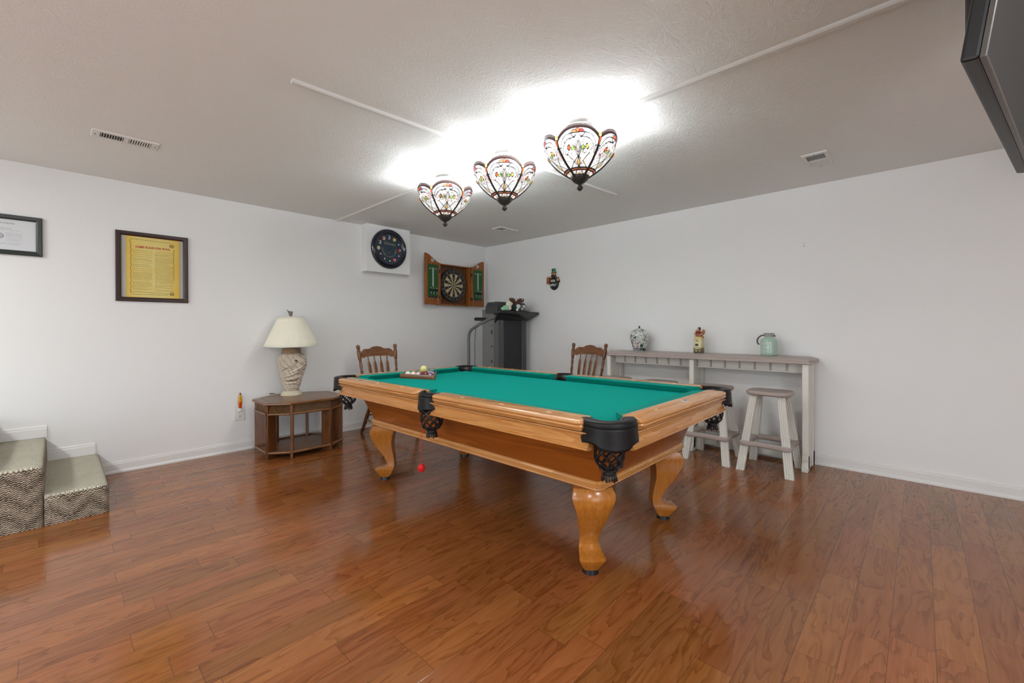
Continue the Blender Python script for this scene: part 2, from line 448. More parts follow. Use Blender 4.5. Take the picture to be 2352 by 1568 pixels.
for k, (yy, hh) in enumerate(((-.012, .012), (-.004, .016), (.005, .013), (.013, .016))):
    bm2.b2((LO-.055-hh/2, 0.035+yy-.0016, ZT+.0012), (LO-.055+hh/2, 0.035+yy+.0016, ZT+.0018))
bm2.build('badge_print', plain('badge_ink', rgb(90, 84, 74), .5), bo, smooth=0)

# apron boards (below the rails), moulded section (offset from outer edge, z)
APR = [(.036, .770), (.036, .7645), (.016, .7635), (.0155, .760), (.022, .757), (.026, .752), (.034, .744), (.038, .732), (.037, .720), (.030, .708), (.026, .705), (.026, .700), (.020, .698), (.020, .690), (.030, .687), (.060, .687), (.060, .770)]
def apron(M, lo, hi, out, mat):
    a = [M @ Vector((lo, out-o, z)) for o, z in APR]; b = [M @ Vector((hi, out-o, z)) for o, z in APR]
    return MB().loft([a, b]).build('apron', mat, PT, smooth=25)
for sy in (1, -1):
    for sx in (1, -1):
        apron(Matrix.Diagonal((sx, sy, 1, 1)), .055, 1.135, WO, M_oakx)
for sx in (1, -1):
    apron(Matrix.Rotation(-sx*pi/2, 4, 'Z'), -.575, .575, LO, M_oaky)
# hull-shaped cabinet
def rrect(hx, hy, c, z, n=4):
    P = []
    for sx, sy, a0 in ((1, 1, 0), (-1, 1, pi/2), (-1, -1, pi), (1, -1, 3*pi/2)):
        for k in range(n+1):
            a = a0+pi/2*k/n; P.append((sx*(hx-c)+c*cos(a), sy*(hy-c)+c*sin(a), z))
    return P
MB().loft([rrect(1.035, .470, .02, .45), rrect(1.060, .492, .02, .52), rrect(1.150, .572, .02, .742)]).build('cabinet', M_cabx, PT, smooth=30)
bm_ = MB()
bm_.loft([rrect(hx, hy, c, z) for hx, hy, c, z in ((1.02, .46, .03, .432), (1.046, .486, .03, .432), (1.052, .492, .03, .438), (1.050, .490, .03, .445), (1.058, .498, .03, .449), (1.060, .500, .03, .457), (1.054, .494, .03, .462), (1.056, .496, .03, .466), (1.052, .492, .03, .474), (1.046, .486, .025, .478), (1.02, .46, .025, .478))])
bm_.build('base_moulding', M_oakx, PT, smooth=25)
# frame under the slate
MB().b2((-1.12, -.56, .735), (1.12, .56, ZB-.03)).build('slate', plain('grey_slate', rgb(70, 70, 70), .8), PT, smooth=0)
# cabriole legs: section per height: z, outer, inner (along the diagonal), width
LEG = [(.434, .100, -.085, .185), (.405, .122, -.085, .208), (.382, .124, -.080, .205), (.34, .108, -.068, .176), (.30, .084, -.062, .152), (.26, .060, -.062, .142), (.22, .032, -.068, .120), (.18, .006, -.074, .104), (.145, -.014, -.078, .096),
       (.122, -.018, -.079, .100), (.107, -.002, -.078, .108), (.098, .030, -.076, .116), (.092, .066, -.074, .124), (.086, .076, -.072, .128), (.078, .074, -.068, .126), (.05, .054, -.054, .106), (.022, .036, -.038, .078)]
from bisect import bisect
for sx, sy in ((1, 1), (-1, 1), (-1, -1), (1, -1)):
    dg = Vector((sx, sy, 0)).normalized(); pr = Vector((-dg.y, dg.x, 0)); C = Vector((.952 if sx > 0 else -.972, sy*.412, 0))
    mb = MB(); lay = []
    for z, o, i, w in LEG:
        fr = max(0, min(1, (z-.30)/.1))       # the knee follows the table corner
        h = w/2; ring = []
        bow = min(.02, (o-i)*.25)
        for t, off in ((-1, 0), (-.94, .35), (-.8, .6), (-.5, .85), (0, 1), (.5, .85), (.8, .6), (.94, .35), (1, 0)):
            depth = (o-i); front = o - bow*(1-off)*(1.0-.6*fr) - abs(t)*h*.62*fr*.5
            ring.append(C + dg*front + pr*(t*h) + Vector((0, 0, z)))
        for t in (.8, .4, 0, -.4, -.8):
            ring.append(C + dg*i + pr*(t*h*.92) + Vector((0, 0, z)))
        lay.append(ring)
    mb.loft(lay)
    lg = mb.build('leg', M_oakz, PT, smooth=35)
    MB().cyl(C+Vector((0, 0, 0)), C+Vector((0, 0, .023)), .040, .037, 24).build('foot_pad', M_black, lg, smooth=40)

# pockets
def net_basket(par, C, z1, r0, dz=.125):
    z0 = z1-dz
    def P(a, t):
        rr = r0*(1+.18*sin(pi*min(1, t*1.25))) if t < .8 else r0*(1+.0)*(1-.55*((t-.8)/.2)**1.3)
        return (C[0]+rr*cos(a), C[1]+rr*sin(a), z1-dz*t)
    mb = MB(); n = 8
    for k in range(n):
        for sg in (1, -1):
            pts = [P(2*pi*(k/n)+sg*2*pi*(t/12.)*.36, t/12.) for t in range(13)]
            mb.tube(pts, .0046, 6, flat=(1.25, .8))
    mb.tube([P(2*pi*k/24, .97) for k in range(24)], .005, 6, closed=True)
    net = mb.build('net', M_net, par, smooth=60)
    fb = MB(); n = 18
    rb = r0*.46
    fb.lathe([(rb*.9, z0+.006), (rb*1.0, z0-.004), (rb*1.1, z0-.012)], 24, c=(C[0], C[1], 0))
    for k in range(n):
        a = 2*pi*k/n; w = 2*pi/n*.38; L = .030+.004*sin(k*2.3)
        ra, rb2 = rb*1.08, rb*1.38
        zt, zb = z0-.008, z0-.008-L
        fb.grid([[(C[0]+ra*cos(a-w), C[1]+ra*sin(a-w), zt), (C[0]+ra*cos(a+w), C[1]+ra*sin(a+w), zt)],
                 [(C[0]+rb2*cos(a-w), C[1]+rb2*sin(a-w), zb), (C[0]+rb2*cos(a+w), C[1]+rb2*sin(a+w), zb)]])
    fb.build('fringe', M_net, net, smooth=60, solid=.003)
def pocket(C, ang, corner):
    po = bpy.data.objects.new('pocket', None); COL.objects.link(po); po.parent = PT; po.empty_display_size = .05
    half = radians(80 if corner else 72)
    ri, ro = (.064, .118) if corner else (.060, .082)
    n = 26
    # padded leather rim
    rows = []
    for k in range(n+1):
        a = ang-half*1.18+2.36*half*k/n; ca, sa = cos(a), sin(a)
        sec = [(ri, .800), (ri-.001, .812), (ri+.006, .8165), ((ri+ro)/2, .8185), (ro-.008, .817), (ro+.0, .811), (ro+.0015, .798), (ro-.001, .789), (ri, .790)]
        rows.append([(C[0]+q*ca, C[1]+q*sa, z) for q, z in sec])
    mb = MB(); mb.loft(rows, cap=True); mb.build('rim', M_leather, po, smooth=50)
    # inner collar
    MB().lathe([(ri, .806), (ri-.004, .77), (ri, .70)], 28, c=(C[0], C[1], 0), a0=ang-radians(120), a1=ang+radians(120)).build('collar', M_black, po, smooth=60, solid=.004)
    # skirt with a shaped lower edge
    rows = []
    for k in range(n+1):
        t = -1+2*k/n; a = ang+half*t; ca, sa = cos(a), sin(a)
        if corner:
            zb = .724+.004*cos(t*pi*3) - .030*max(0, 1-abs(t)/.45)**.6 + (.022 if abs(t) > .93 else 0)
            R0, R1 = .117, .120
        else:
            zb = .722 - .020*max(0, 1-abs(t)) + .01*abs(sin(t*pi*1.5)); R0, R1 = .083, .088
        col = []
        for j in range(9):
            s_ = j/8.; z = .792+(zb-.792)*s_
            fl = R0+(R1-R0)*s_**1.2 + (.002*s_**4)
            col.append((C[0]+fl*ca, C[1]+fl*sa, z))
        rows.append(col)
    MB().grid(rows).build('skirt', M_leather, po, smooth=60, solid=.006)
    return po
for sx, sy in ((1, 1), (-1, 1), (-1, -1), (1, -1)):
    C = (sx*1.170, sy*.606); po = pocket(C, atan2(sy, sx), True)
    net_basket(po, (C[0]+sx*.010, C[1]+sy*.010), .725, .052, .130)
for sy in (1, -1):
    C = (0, sy*.655); po = pocket(C, sy*pi/2, False)
    net_basket(po, (0.0, sy*.665), .71, .055)
PXW = Vector((2.742, -2.352, 0))

# the red ball hanging on a string from the near side pocket
rb = thing('hanging_ball', 'red rubber ball hanging on red string from the near side pocket', 'ball', (2.690, -3.057, .357))
M_red = plain('red_rubber', rgb(205, 30, 32), .4)
MB().lathe([(0, -.024), (.014, -.0235), (.019, -.016), (.020, -.008), (.022, -.004), (.0255, -.002), (.0255, .004), (.021, .006), (.018, .014), (.010, .022), (.004, .026), (0, .026)], 24).build('ball', M_red, rb, smooth=50)
mb = MB(); mb.tube([(0, 0, .024), (.001, .001, .1), (0, 0, .18), (.006, .012, .258)], .0016, 6)
mb.tube([(.006, .012, .256), (-.012, .006, .262), (-.03, .004, .262)], .0022, 6); mb.tube([(.006, .012, .25), (.013, .02, .258), (.02, .028, .264)], .0018, 6)
mb.build('string', M_red, rb, smooth=60)

# ------------------------------------------------------------------ rack and balls
A = Vector((1.657, -2.565)); Bq = Vector((1.98, -2.44)); dAB = (Bq-A).normalized()
px_ = Vector((-dAB.y, dAB.x)); BR = .0286; SIDE = 4*2*BR+2*BR*sqrt(3)
mid = (A+Bq)/2
rk = thing('ball_rack', 'dark wooden triangle rack around the pool balls on green felt', 'rack', (mid.x, mid.y, ZB), atan2(dAB.y, dAB.x))
hgt = SIDE*sqrt(3)/2
tri = [Vector((-SIDE/2, .012)), Vector((SIDE/2, .012)), Vector((0, .012+hgt))]
cen = Vector((0, .012+hgt/3))
def tri_off(o, rr=.02):
    P = []
    for i in range(3):
        v = tri[i]; v2 = v+(v-cen).normalized()*o*2
        a = tri[(i-1) % 3]+(tri[(i-1) % 3]-cen).normalized()*o*2; c = tri[(i+1) % 3]+(tri[(i+1) % 3]-cen).normalized()*o*2
        e1 = (a-v2).normalized(); e2 = (c-v2).normalized()
        for k in range(6):
            t = k/5.; P.append((v2+e1*rr)*(1-t)**2+v2*2*t*(1-t)+(v2+e2*rr)*t*t)
    return P
ou, inn_ = tri_off(.012, .028), tri_off(.0005, .016)
MB().grid([[(p.x, p.y, 0) for p in inn_], [(p.x, p.y, .036) for p in inn_], [(p.x, p.y, .038) for p in tri_off(.003, .018)], [(p.x, p.y, .038) for p in tri_off(.010, .026)], [(p.x, p.y, .035) for p in ou], [(p.x, p.y, 0) for p in ou], [(p.x, p.y, 0) for p in inn_]], closed=True).build('frame', M_walnx, rk, smooth=40)
BC = {1: (232, 190, 40), 2: (30, 50, 150), 3: (205, 50, 36), 4: (84, 44, 130), 5: (225, 105, 35), 6: (20, 110, 70), 7: (110, 24, 30), 8: (16, 16, 18)}
BN = {1: 'yellow', 2: 'blue', 3: 'red', 4: 'purple', 5: 'orange', 6: 'green', 7: 'maroon', 8: 'black'}
def ball_mat(n):
    m, nt, b = new_mat('ball_resin_%d' % n)
    sp = nd(nt, 'ShaderNodeSeparateXYZ'); nt.links.new(objco(nt), sp.inputs[0])
    base = rgb(*BC[(n-1) % 8+1]); white = rgb(236, 232, 214)
    spot = math_n(nt, 'GREATER_THAN', math_n(nt, 'ABSOLUTE', sp.outputs[1]), BR*.93)
    if n > 8:
        band = math_n(nt, 'LESS_THAN', math_n(nt, 'ABSOLUTE', sp.outputs[2]), BR*.52)
        c = mixc(nt, band, white, base)
    else: c = mixc(nt, 0., base, base)
    nt.links.new(mixc(nt, spot, c, white), b.inputs['Base Color'])
    b.inputs['Roughness'].default_value = .08; b.inputs['Coat Weight'].default_value = .5
    return m
M_ink = plain('black_ink', rgb(20, 20, 20), .4)
order = [11, 15, 12, 7, 4, 13, 5, 8, 14, 1, 3, 6, 9, 2, 10]
WHERE = ['at the left end of the front row', 'second from left in the front row', 'in the middle of the front row', 'second from right in the front row', 'at the right end of the front row',
         'behind the front row, leftmost', 'behind the front row, second', 'behind the front row, third', 'behind the front row, rightmost', 'in the third row, leftmost', 'in the third row, middle', 'in the third row, rightmost', 'in the fourth row, left', 'in the fourth row, right', 'at the far tip of the rack']
k = 0; ballpos = []
rng = random.Random(3)
tilt = {0: (.5, .9, .4), 1: (.2, 1.35, -.5), 2: (1.5, .3, .1), 3: (.3, -.4, 2.), 4: (-.3, .2, .6), 8: (.5, .4, .3)}
for row in range(5):
    for j in range(5-row):
        lx = (-2+row*.5+j)*2*BR; ly = .012+BR+row*BR*sqrt(3)
        wp = mid + dAB*lx + px_*ly
        n = order[k]; nm = BN[(n-1) % 8+1]
        o = MB().sphere((0, 0, 0), BR*.99, 28, 18).build('billiard_ball', ball_mat(n), None, smooth=180)
        o.location = (wp.x, wp.y, ZB+BR+.0003); o.rotation_euler = tilt.get(k, (rng.uniform(-1, 1), rng.uniform(-1, 1), rng.uniform(-3, 3)))
        kind = '%s striped ball' % nm if n > 8 else 'solid %s ball' % nm
        tag(o, '%s %s of the rack' % (kind, WHERE[k]) if k < 14 else '%s %s' % (kind, WHERE[k]), 'ball', 'pool balls in the rack')
        for sg in (-1, 1):
            Mx = Matrix.Translation((0, sg*BR*.992, 0)) @ (FRONT if sg < 0 else Matrix.Rotation(pi, 4, 'Z') @ FRONT)
            text('number', str(n), .013, M_ink, o, Mx, ext=.00005)
        ballpos.append(wp); k += 1
# cue ball nested on three balls: row1 j=1,2 and row2 j=1
c3 = (ballpos[6]+ballpos[7]+ballpos[10])/3
o = MB().sphere((0, 0, 0), BR, 28, 18).build('cue_ball', plain('ivory_resin', rgb(232, 224, 150), .1, coat=.5), None, smooth=180)
o.location = (c3.x, c3.y, ZB+BR+2*BR*sqrt(2/3.)+.0008)
tag(o, 'plain pale yellow cue ball resting on top of the racked balls', 'ball')

# ------------------------------------------------------------------ stained glass ceiling lamps
def glass_color(u, v):
    """u -1..1 across, v 0..1 up -> colour, lead"""
    W = (.96, .95, .93); lead = False; c = W
    def near(x, w): return abs(x) < w
    au = abs(u); lw = .020
    hw = .30+.62*v**.8                       # half width scale for real proportions
    x = u*hw
    ax = abs(x)
    # pale blue border arch
    arch = .80 - .55*max(0, (au-.35)/.65)**3.0
    if v > arch+.0: c = (.66, .70, .80)
    if near(v-arch, .016) and v > .34: lead = True
    if v > arch and (near(au-.62, .02) or (v < .75 and near(v-.55, .012))): lead = True
    # pinkish ribbon
    arch2 = .68 - .42*max(0, (au-.30)/.70)**2.4 - .10*max(0, .12-au)/.12
    if arch2 < v < arch2+.085 and v > .3: c = (.80, .70, .70)
    if near(v-arch2, .012) and v > .3: lead = True
    # trefoil
    def circ(cx, cz, rr, col):
        nonlocal c, lead
        dd = sqrt((x-cx)**2+((v-cz)*.95)**2)
        if dd < rr: c = col
        if near(dd-rr, .014): lead = True
    circ(-.13, .80, .095, (.95, .22, .10)); circ(.13, .80, .095, (.80, .04, .05))
    if .72 < v < .78 and ax < .2: c = (.75, .76, .80)
    dd = ax/.085+abs(v-.88)/.095
    if dd < 1: c = (.95, .16, .05)
    if near(dd-1, .2): lead = True
    # flowers
    for s, col in ((-1, (.85, .18, .06)), (1, (.95, .78, .15))):
        fx, fz = s*.30, .50
        r_ = sqrt((x-fx)**2+(v-fz)**2); an = atan2(v-fz, x-fx)
        if r_ < .045: c = col
        if near(r_-.048, .010): lead = True
        pet = .17*abs(cos(an*2.5))**.45
        if near(r_-pet, .009) and r_ > .05 and v > .36: lead = True
    # leaves
    for s in (-1, 1):
        dd = ((x-s*.155)/.075)**2+((v-.475)/.035)**2
        if dd < 1: c = (.55, .80, .22)
        if near(dd-1, .28): lead = True
    # ribbon cross
    q = abs(ax-.07*sin((v-.34)/.28*pi)) if .34 < v < .62 else 9
    if q < .022: c = (.78, .70, .68)
    if near(q-.026, .008): lead = True
    for s in (-1, 1):
        q = abs((v-.34)-(.0+s*x*-.55)) if v < .36 else 9
        if near(q, .010): lead = True
        q = abs((v-.16)-s*x*.62) if v < .40 else 9
        if near(q, .009): lead = True
    # tulip
    dd = ax/.065+abs(v-.24)/.075
    if dd < 1: c = (.98, .62, .18) if v > .22 else (.90, .28, .06)
    if near(dd-1, .22): lead = True
    # red band and ovals
    if .115 < v < .150: c = (.80, .22, .12)
    if near(v-.112, .008) or near(v-.152, .008): lead = True
    for s in (-1, 1):
        dd = ((x-s*.15)/.030)**2+((v-.085)/.045)**2
        if dd < 1: c = (.90, .20, .10)
    if v < .05 and ax < .1: c = (.95, .75, .2)
    return ((.012, .010, .009) if lead else c), lead
def lamp_glass_mat():
    m, nt, b = new_mat('stained_glass')
    at = nd(nt, 'ShaderNodeVertexColor'); at.layer_name = 'col'
    out = nt.nodes['Material Output']; nt.nodes.remove(b)
    em = nd(nt, 'ShaderNodeEmission'); em.inputs['Strength'].default_value = LAMP_EMIT; nt.links.new(at.outputs[0], em.inputs[0])
    gl = nd(nt, 'ShaderNodeBsdfGlossy'); gl.inputs['Roughness'].default_value = .15; gl.inputs[0].default_value = (.05, .05, .05, 1)
    a1 = nd(nt, 'ShaderNodeAddShader')
    nt.links.new(em.outputs[0], a1.inputs[0]); nt.links.new(gl.outputs[0], a1.inputs[1])
    tr = nd(nt, 'ShaderNodeBsdfTransparent'); nt.links.new(at.outputs[0], tr.inputs[0])
    mx = nd(nt, 'ShaderNodeMixShader'); mx.inputs[0].default_value = .6
    nt.links.new(tr.outputs[0], mx.inputs[1]); nt.links.new(a1.outputs[0], mx.inputs[2])
    nt.links.new(mx.outputs[0], out.inputs[0]); return m
LAMP_EMIT = .74
M_glass = lamp_glass_mat()
M_bronze = plain('dark_bronze', rgb(44, 36, 32), .45, bmp=.1, bscale=90)
M_rim = plain('brown_red_rim_glass', rgb(84, 58, 54), .4)
M_amber = plain('amber_rib_glass', rgb(190, 96, 30), .3)
M_amber.node_tree.nodes['Principled BSDF'].inputs['Emission Color'].default_value = rgb(220, 104, 24); M_amber.node_tree.nodes['Principled BSDF'].inputs['Emission Strength'].default_value = .35
M_plaster = plain('white_plaster_canopy', rgb(176, 175, 171), .7, spec=.2)
def gem_mat():
    m, nt, b = new_mat('yellow_gem_glass'); b.inputs['Base Color'].default_value = rgb(235, 225, 130)
    b.inputs['Emission Color'].default_value = rgb(240, 232, 140); b.inputs['Emission Strength'].default_value = .8
    return m
M_gem = gem_mat()
PROF = [(.048, -.310), (.085, -.287), (.125, -.258), (.162, -.226), (.190, -.195), (.209, -.165), (.218, -.138), (.220, -.115), (.217, -.095)]
def prof(v):
    t = v*(len(PROF)-1); i = min(int(t), len(PROF)-2); q = t-i
    return (PROF[i][0]*(1-q)+PROF[i+1][0]*q, PROF[i][1]*(1-q)+PROF[i+1][1]*q)
NP = 5
def shade_pt(a, v, u, dr=0.):
    rr, z = prof(v); s = 1-.075*u*u*(.4+.6*v)
    # the panel tops are scalloped: high in the middle, low at the ribs
    z += (-.050*abs(u)**2.6)*max(0, (v-.45)/.55)**1.5
    return Vector(((rr*s+dr)*cos(a), (rr*s+dr)*sin(a), z))
def build_lamp():
    t = thing('ceiling_lamp', '', 'ceiling lamp')
    cp = MB(); cp.lathe([(0, 0), (.070, 0), (.074, -.006), (.074, -.014), (.068, -.018), (.064, -.030), (.050, -.046), (.034, -.058), (.024, -.072), (.019, -.088), (.018, -.105), (0, -.105)], 40, fn=lambda a, z: 1+(.035*cos(a*12) if z < -.017 else .012*cos(a*40)))
    cp.build('canopy', M_plaster, t, smooth=50)
    MB().cyl((0, 0, -.30), (0, 0, -.105), .007, None, 12).build('stem', M_bronze, t, smooth=60)
    sk = MB(); sk.lathe([(0, -.105), (.022, -.105), (.03, -.115), (.03, -.135), (.018, -.15), (0, -.15)], 20); sk.build('socket_cluster', M_plaster, t, smooth=50)
    da = 2*pi/NP
    nu, nv = 84, 76
    first = None
    for p in range(NP):
        a0 = p*da
        if first is None:
            bm = bmesh.new(); rows = []
            for j in range(nv+1):
                rows.append([bm.verts.new(shade_pt((i/nu*2-1)*da/2, j/nv, i/nu*2-1)) for i in range(nu+1)])
            for A_, B_ in zip(rows, rows[1:]):
                for i in range(nu): bm.faces.new((A_[i], A_[i+1], B_[i+1], B_[i]))
            me = bpy.data.meshes.new('glass_panel'); bm.to_mesh(me); bm.free()
            ca = me.color_attributes.new('col', 'FLOAT_COLOR', 'POINT'); i = 0
            for j in range(nv+1):
                for q in range(nu+1):
                    c, l = glass_color(q/nu*2-1, j/nv); ca.data[i].color = (c[0], c[1], c[2], 1); i += 1
            me.materials.append(M_glass); me.shade_smooth(); first = me
        o = bpy.data.objects.new('glass_panel', first); COL.objects.link(o); o.parent = t; o.rotation_euler = (0, 0, a0)
        # top rim moulding with beads
        mb = MB(); mb.tube([shade_pt((i/24*2-1)*da/2, 1., (i/24*2-1), .002)+Vector((0, 0, .002)) for i in range(25)], .0085, 8, flat=(1.5, .8))
        ro = mb.build('rim', M_rim, t, smooth=60); ro.rotation_euler = (0, 0, a0)
        mb = MB()
        for i in range(1, 30):
            q = i/30*2-1; pt = shade_pt(q*da/2, 1., q, .002)+Vector((0, 0, .015)); mb.sphere(pt, .0036, 8, 6)
        bo_ = mb.build('bead_edge', M_bronze, ro, smooth=180)
        # rib between panels
        mb = MB(); mb.tube([shade_pt(da/2, v/14., 1, .003) for v in range(15)], [.0075]*10+[.0085]*5, 8)
        rb_ = mb.build('rib', M_bronze, t, smooth=60); rb_.rotation_euler = (0, 0, a0)
        mb = MB(); mb.tube([shade_pt(da/2, v/14., 1, .0095) for v in range(8, 14)], [.003, .005, .006, .006, .005, .003], 8)
        mb.build('amber_inset', M_amber, rb_, smooth=60)
        pt = shade_pt(da/2, 1., 1, .004)+Vector((0, 0, .016))
        mb = MB(); mb.box(pt, (.017, .017, .026), Matrix.Rotation(da/2, 3, 'Z')); mb.build('gem', M_gem, rb_, smooth=0, bevel=.003)
    # hanging rods from the canopy to the rim
    for p in range(3):
        a = 2*pi*p/3+.5
        MB().cyl((.055*cos(a), .055*sin(a), -.04), (.185*cos(a), .185*sin(a), -.150), .0018, None, 6).build('rod', M_plaster, t, smooth=60)
    cap = MB(); cap.lathe([(.056, -.296), (.058, -.302), (.048, -.325), (.030, -.342), (.012, -.352), (.010, -.362), (.018, -.367), (.020, -.374), (.014, -.383), (.006, -.391), (0, -.393)], 40, fn=lambda a, z: 1+(.03*cos(a*16) if z > -.345 else 0))
    cap.build('bottom_finial', M_bronze, t, smooth=50)
    return t
lamp = build_lamp()
LPOS = [(3.36, -2.36, 'stained glass ceiling lamp nearest the viewer, over the right end of pool table'), (2.715, -2.36, 'middle one of the three stained glass ceiling lamps in a row'), (2.03, -2.36, 'stained glass ceiling lamp nearest the back left wall, farthest of three')]
for i, (x, y, lb) in enumerate(LPOS):
    o = lamp if i == 0 else copy_tree(lamp)
    o.location = (x, y, H-.017); o['label'] = lb; o['group'] = 'stained glass lamps over the pool table'
    o.rotation_euler = (0, 0, atan2(-4.562-y, 4.872-x)+radians((-3, 0, 6)[i]))

# ------------------------------------------------------------------ white cable raceways on the ceiling
def raceway(label, p0, p1, w=.036, h=.017):
    p0, p1 = Vector(p0), Vector(p1); L = (p1-p0).length; an = atan2(p1.y-p0.y, p1.x-p0.x)
    m_ = (p0+p1)/2
    o = MB().loft([[(-L/2 if k < 0 else L/2, y, z) for y, z in ((-w/2, 0), (-w/2, -h*.65), (-w/2+.006, -h), (w/2-.006, -h), (w/2, -h*.65), (w/2, 0))] for k in (-1, 1)]).build('ceiling_raceway', M_track, None, smooth=20)
    o.location = (m_.x, m_.y, H); o.rotation_euler = (0, 0, an)
    tag(o, label, 'cable cover', 'white raceways crossing the ceiling')
raceway('white ceiling raceway running toward the foreground, from lamps to the upper left', (2.590, -3.75), (2.665, -2.42))
raceway('short white ceiling raceway behind the nearest lamp, pointing to the right wall', (2.70, -2.30), (2.805, -.975))
raceway('white ceiling raceway between the lamps and the back left wall', (.03, -2.345), (2.655, -2.36))
raceway('long white ceiling raceway passing the nearest lamp to the upper right', (2.70, -2.36), (6.2, -2.345))

# ------------------------------------------------------------------ ceiling registers
def vent(x0, x1, y0, y1, label):
    t = thing('ceiling_vent', label, 'vent', ((x0+x1)/2, (y0+y1)/2, H), 0, 'ceiling air registers')
    w, l = x1-x0, y1-y0; a = .024; b = .040
    mb = MB(); z0, z1 = -.007, 0
    def rect(i, j, z): return [(-w/2+i, -l/2+j, z), (w/2-i, -l/2+j, z), (w/2-i, l/2-j, z), (-w/2+i, l/2-j, z)]
    mb.grid([rect(0, 0, -.0005), rect(.004, .004, -.009), rect(a, b, -.010), rect(a, b, -.0015)], closed=True)
    mb.b2((-w/2+a, -.012, -.010), (w/2-a, .012, -.001))
    mb.build('frame', M_ventw, t, smooth=20)
    MB().b2((-w/2+a-.002, -l/2+b-.002, -.0025), (w/2-a+.002, l/2-b+.002, -.001)).build('duct_opening', M_dark, t, smooth=0)
    n = 9; sp = (l/2-b-.012)/n
    for k in range(n):
        for sg in (-1, 1):
            y = sg*(.012+sp*(k+.5))
            M_ = Matrix.Rotation(radians(36 if sg < 0 else -48), 3, 'X')
            MB().box((0, y, -.0062), (w-2*a, .0048 if sg < 0 else .0080, .0010), M_).build('louver', M_ventw, t, smooth=0)
    MB().cyl((0, -l/2+.018, -.0125), (0, -l/2+.018, -.008), .004, None, 10).build('screw', M_charl, t)
    MB().cyl((0, l/2-.018, -.0125), (0, l/2-.018, -.008), .004, None, 10).build('screw', M_charl, t)
vent(1.02, 1.165, -4.41, -4.08, 'white ceiling air register at the upper left, above the framed rules')
vent(4.236, 4.396, -.84, -.505, 'white ceiling air register at right, close to the right wall')
vent(.99, 1.15, -.825, -.51, 'white ceiling air register near the room corner, above the dart cabinet')

# ------------------------------------------------------------------ wall pictures
def picture(x, z, w, h, ft, fd, label, fm, name):
    t = thing(name, label, 'picture', (0, x, z), pi/2)
    frame_poly(MB(), w, h, ft, fd).build('frame', fm, t, smooth=15)
    return t
M_frame = wood('dark_brown_frame', rgb(60, 34, 26), rgb(44, 24, 18), 'x', .3)
M_mat = plain('grey_mat_board', rgb(178, 176, 160), .7)
def parchment():
    m, nt, b = new_mat('yellow_parchment_print'); co = objco(nt)
    n = noise(nt, co, 9, 4, .6); sp = nd(nt, 'ShaderNodeSeparateXYZ'); nt.links.new(co, sp.inputs[0])
    ed = math_n(nt, 'MULTIPLY', math_n(nt, 'ABSOLUTE', sp.outputs[0]), 5.0)
    f = math_n(nt, 'ADD', math_n(nt, 'MULTIPLY', n, .5), math_n(nt, 'POWER', ed, 4.))
    nt.links.new(ramp(nt, f, [(.2, rgb(226, 208, 126)), (.55, rgb(222, 190, 84)), (.9, rgb(226, 178, 40))]), b.inputs['Base Color'])
    b.inputs['Roughness'].default_value = .35; return m
t = picture(-3.981, 1.7295, .490, .592, .036, .022, 'dark brown framed yellow pool rules poster on the left wall', M_frame, 'framed_poster')
MB().b2((-.215, -.006, -.265), (.215, -.002, .265)).build('mat_board', M_mat, t, smooth=0)
po = MB().b2((-.176, -.008, -.262), (.180, -.0055, .262)).build('poster', parchment(), t, smooth=0)
text('poster_title', 'GAME RULES FOR POOL', .0255, plain('red_print', rgb(190, 60, 44), .5), po, at_front(.0, -.0086, .172), sx=.86, bold=.0006)
M_brink = plain('brown_print', rgb(140, 116, 60), .6)
mb = MB(); rg_ = random.Random(5)
for colx in (-.136, .012):
    z = .142
    while z > -.205:
        x = colx; end = colx+.128 - (rg_.random()*.05 if rg_.random() < .3 else 0)
        while x < end:
            w = rg_.uniform(.006, .02); mb.b2((x, -.0085, z-.0011), (min(x+w, end), -.0078, z+.0011)); x += w+.0035
        z -= .0088 if rg_.random() < .85 else .017
mb.build('poster_text', M_brink, po, smooth=0)
M_scroll = plain('dark_scroll_line', rgb(84, 62, 36), .6)
mb = MB(); zig = []
for k in range(33):
    zig.append((-.148+.003*sin(k*1.9)+.002*sin(k*5.), -.0084, -.222+.42*k/32))
mb.tube(zig, .0012, 5)
mb.tube([(.142+.003*sin(k*2.1), -.0084, -.10+.28*k/20) for k in range(21)], .0012, 5)
mb.tube([(-.15, -.0084, .20), (-.156, -.0084, .22), (-.146, -.0084, .236), (.12, -.0084, .232)], .0011, 5)
mb.tube([(-.155, -.0084, -.205), (-.14, -.0084, -.235), (.10, -.0084, -.232), (.105, -.0084, -.222), (.03, -.0084, -.216), (-.14, -.0084, -.214)], .0011, 5)
for cx_, cz_ in ((.128, .205), (.128, -.222)):
    for rr in (.006, .011, .016): mb.tube([(cx_+rr*cos(a*.52), -.0084, cz_+rr*.9*sin(a*.52)) for a in range(12)], .0013, 5, closed=True)
mb.build('scroll_border', M_scroll, po, smooth=0)
M_greenf = plain('dark_green_frame', rgb(46, 52, 48), .35)
t = picture(-4.848, 1.8945, .425, .292, .034, .024, 'dark framed white certificate cut off by the left edge of photo', M_greenf, 'framed_certificate')
ce = MB().b2((-.18, -.008, -.112), (.18, -.004, .112)).build('certificate', plain('certificate_paper', rgb(214, 217, 219), .3), t, smooth=0)
mb = MB(); g_ = random.Random(9)
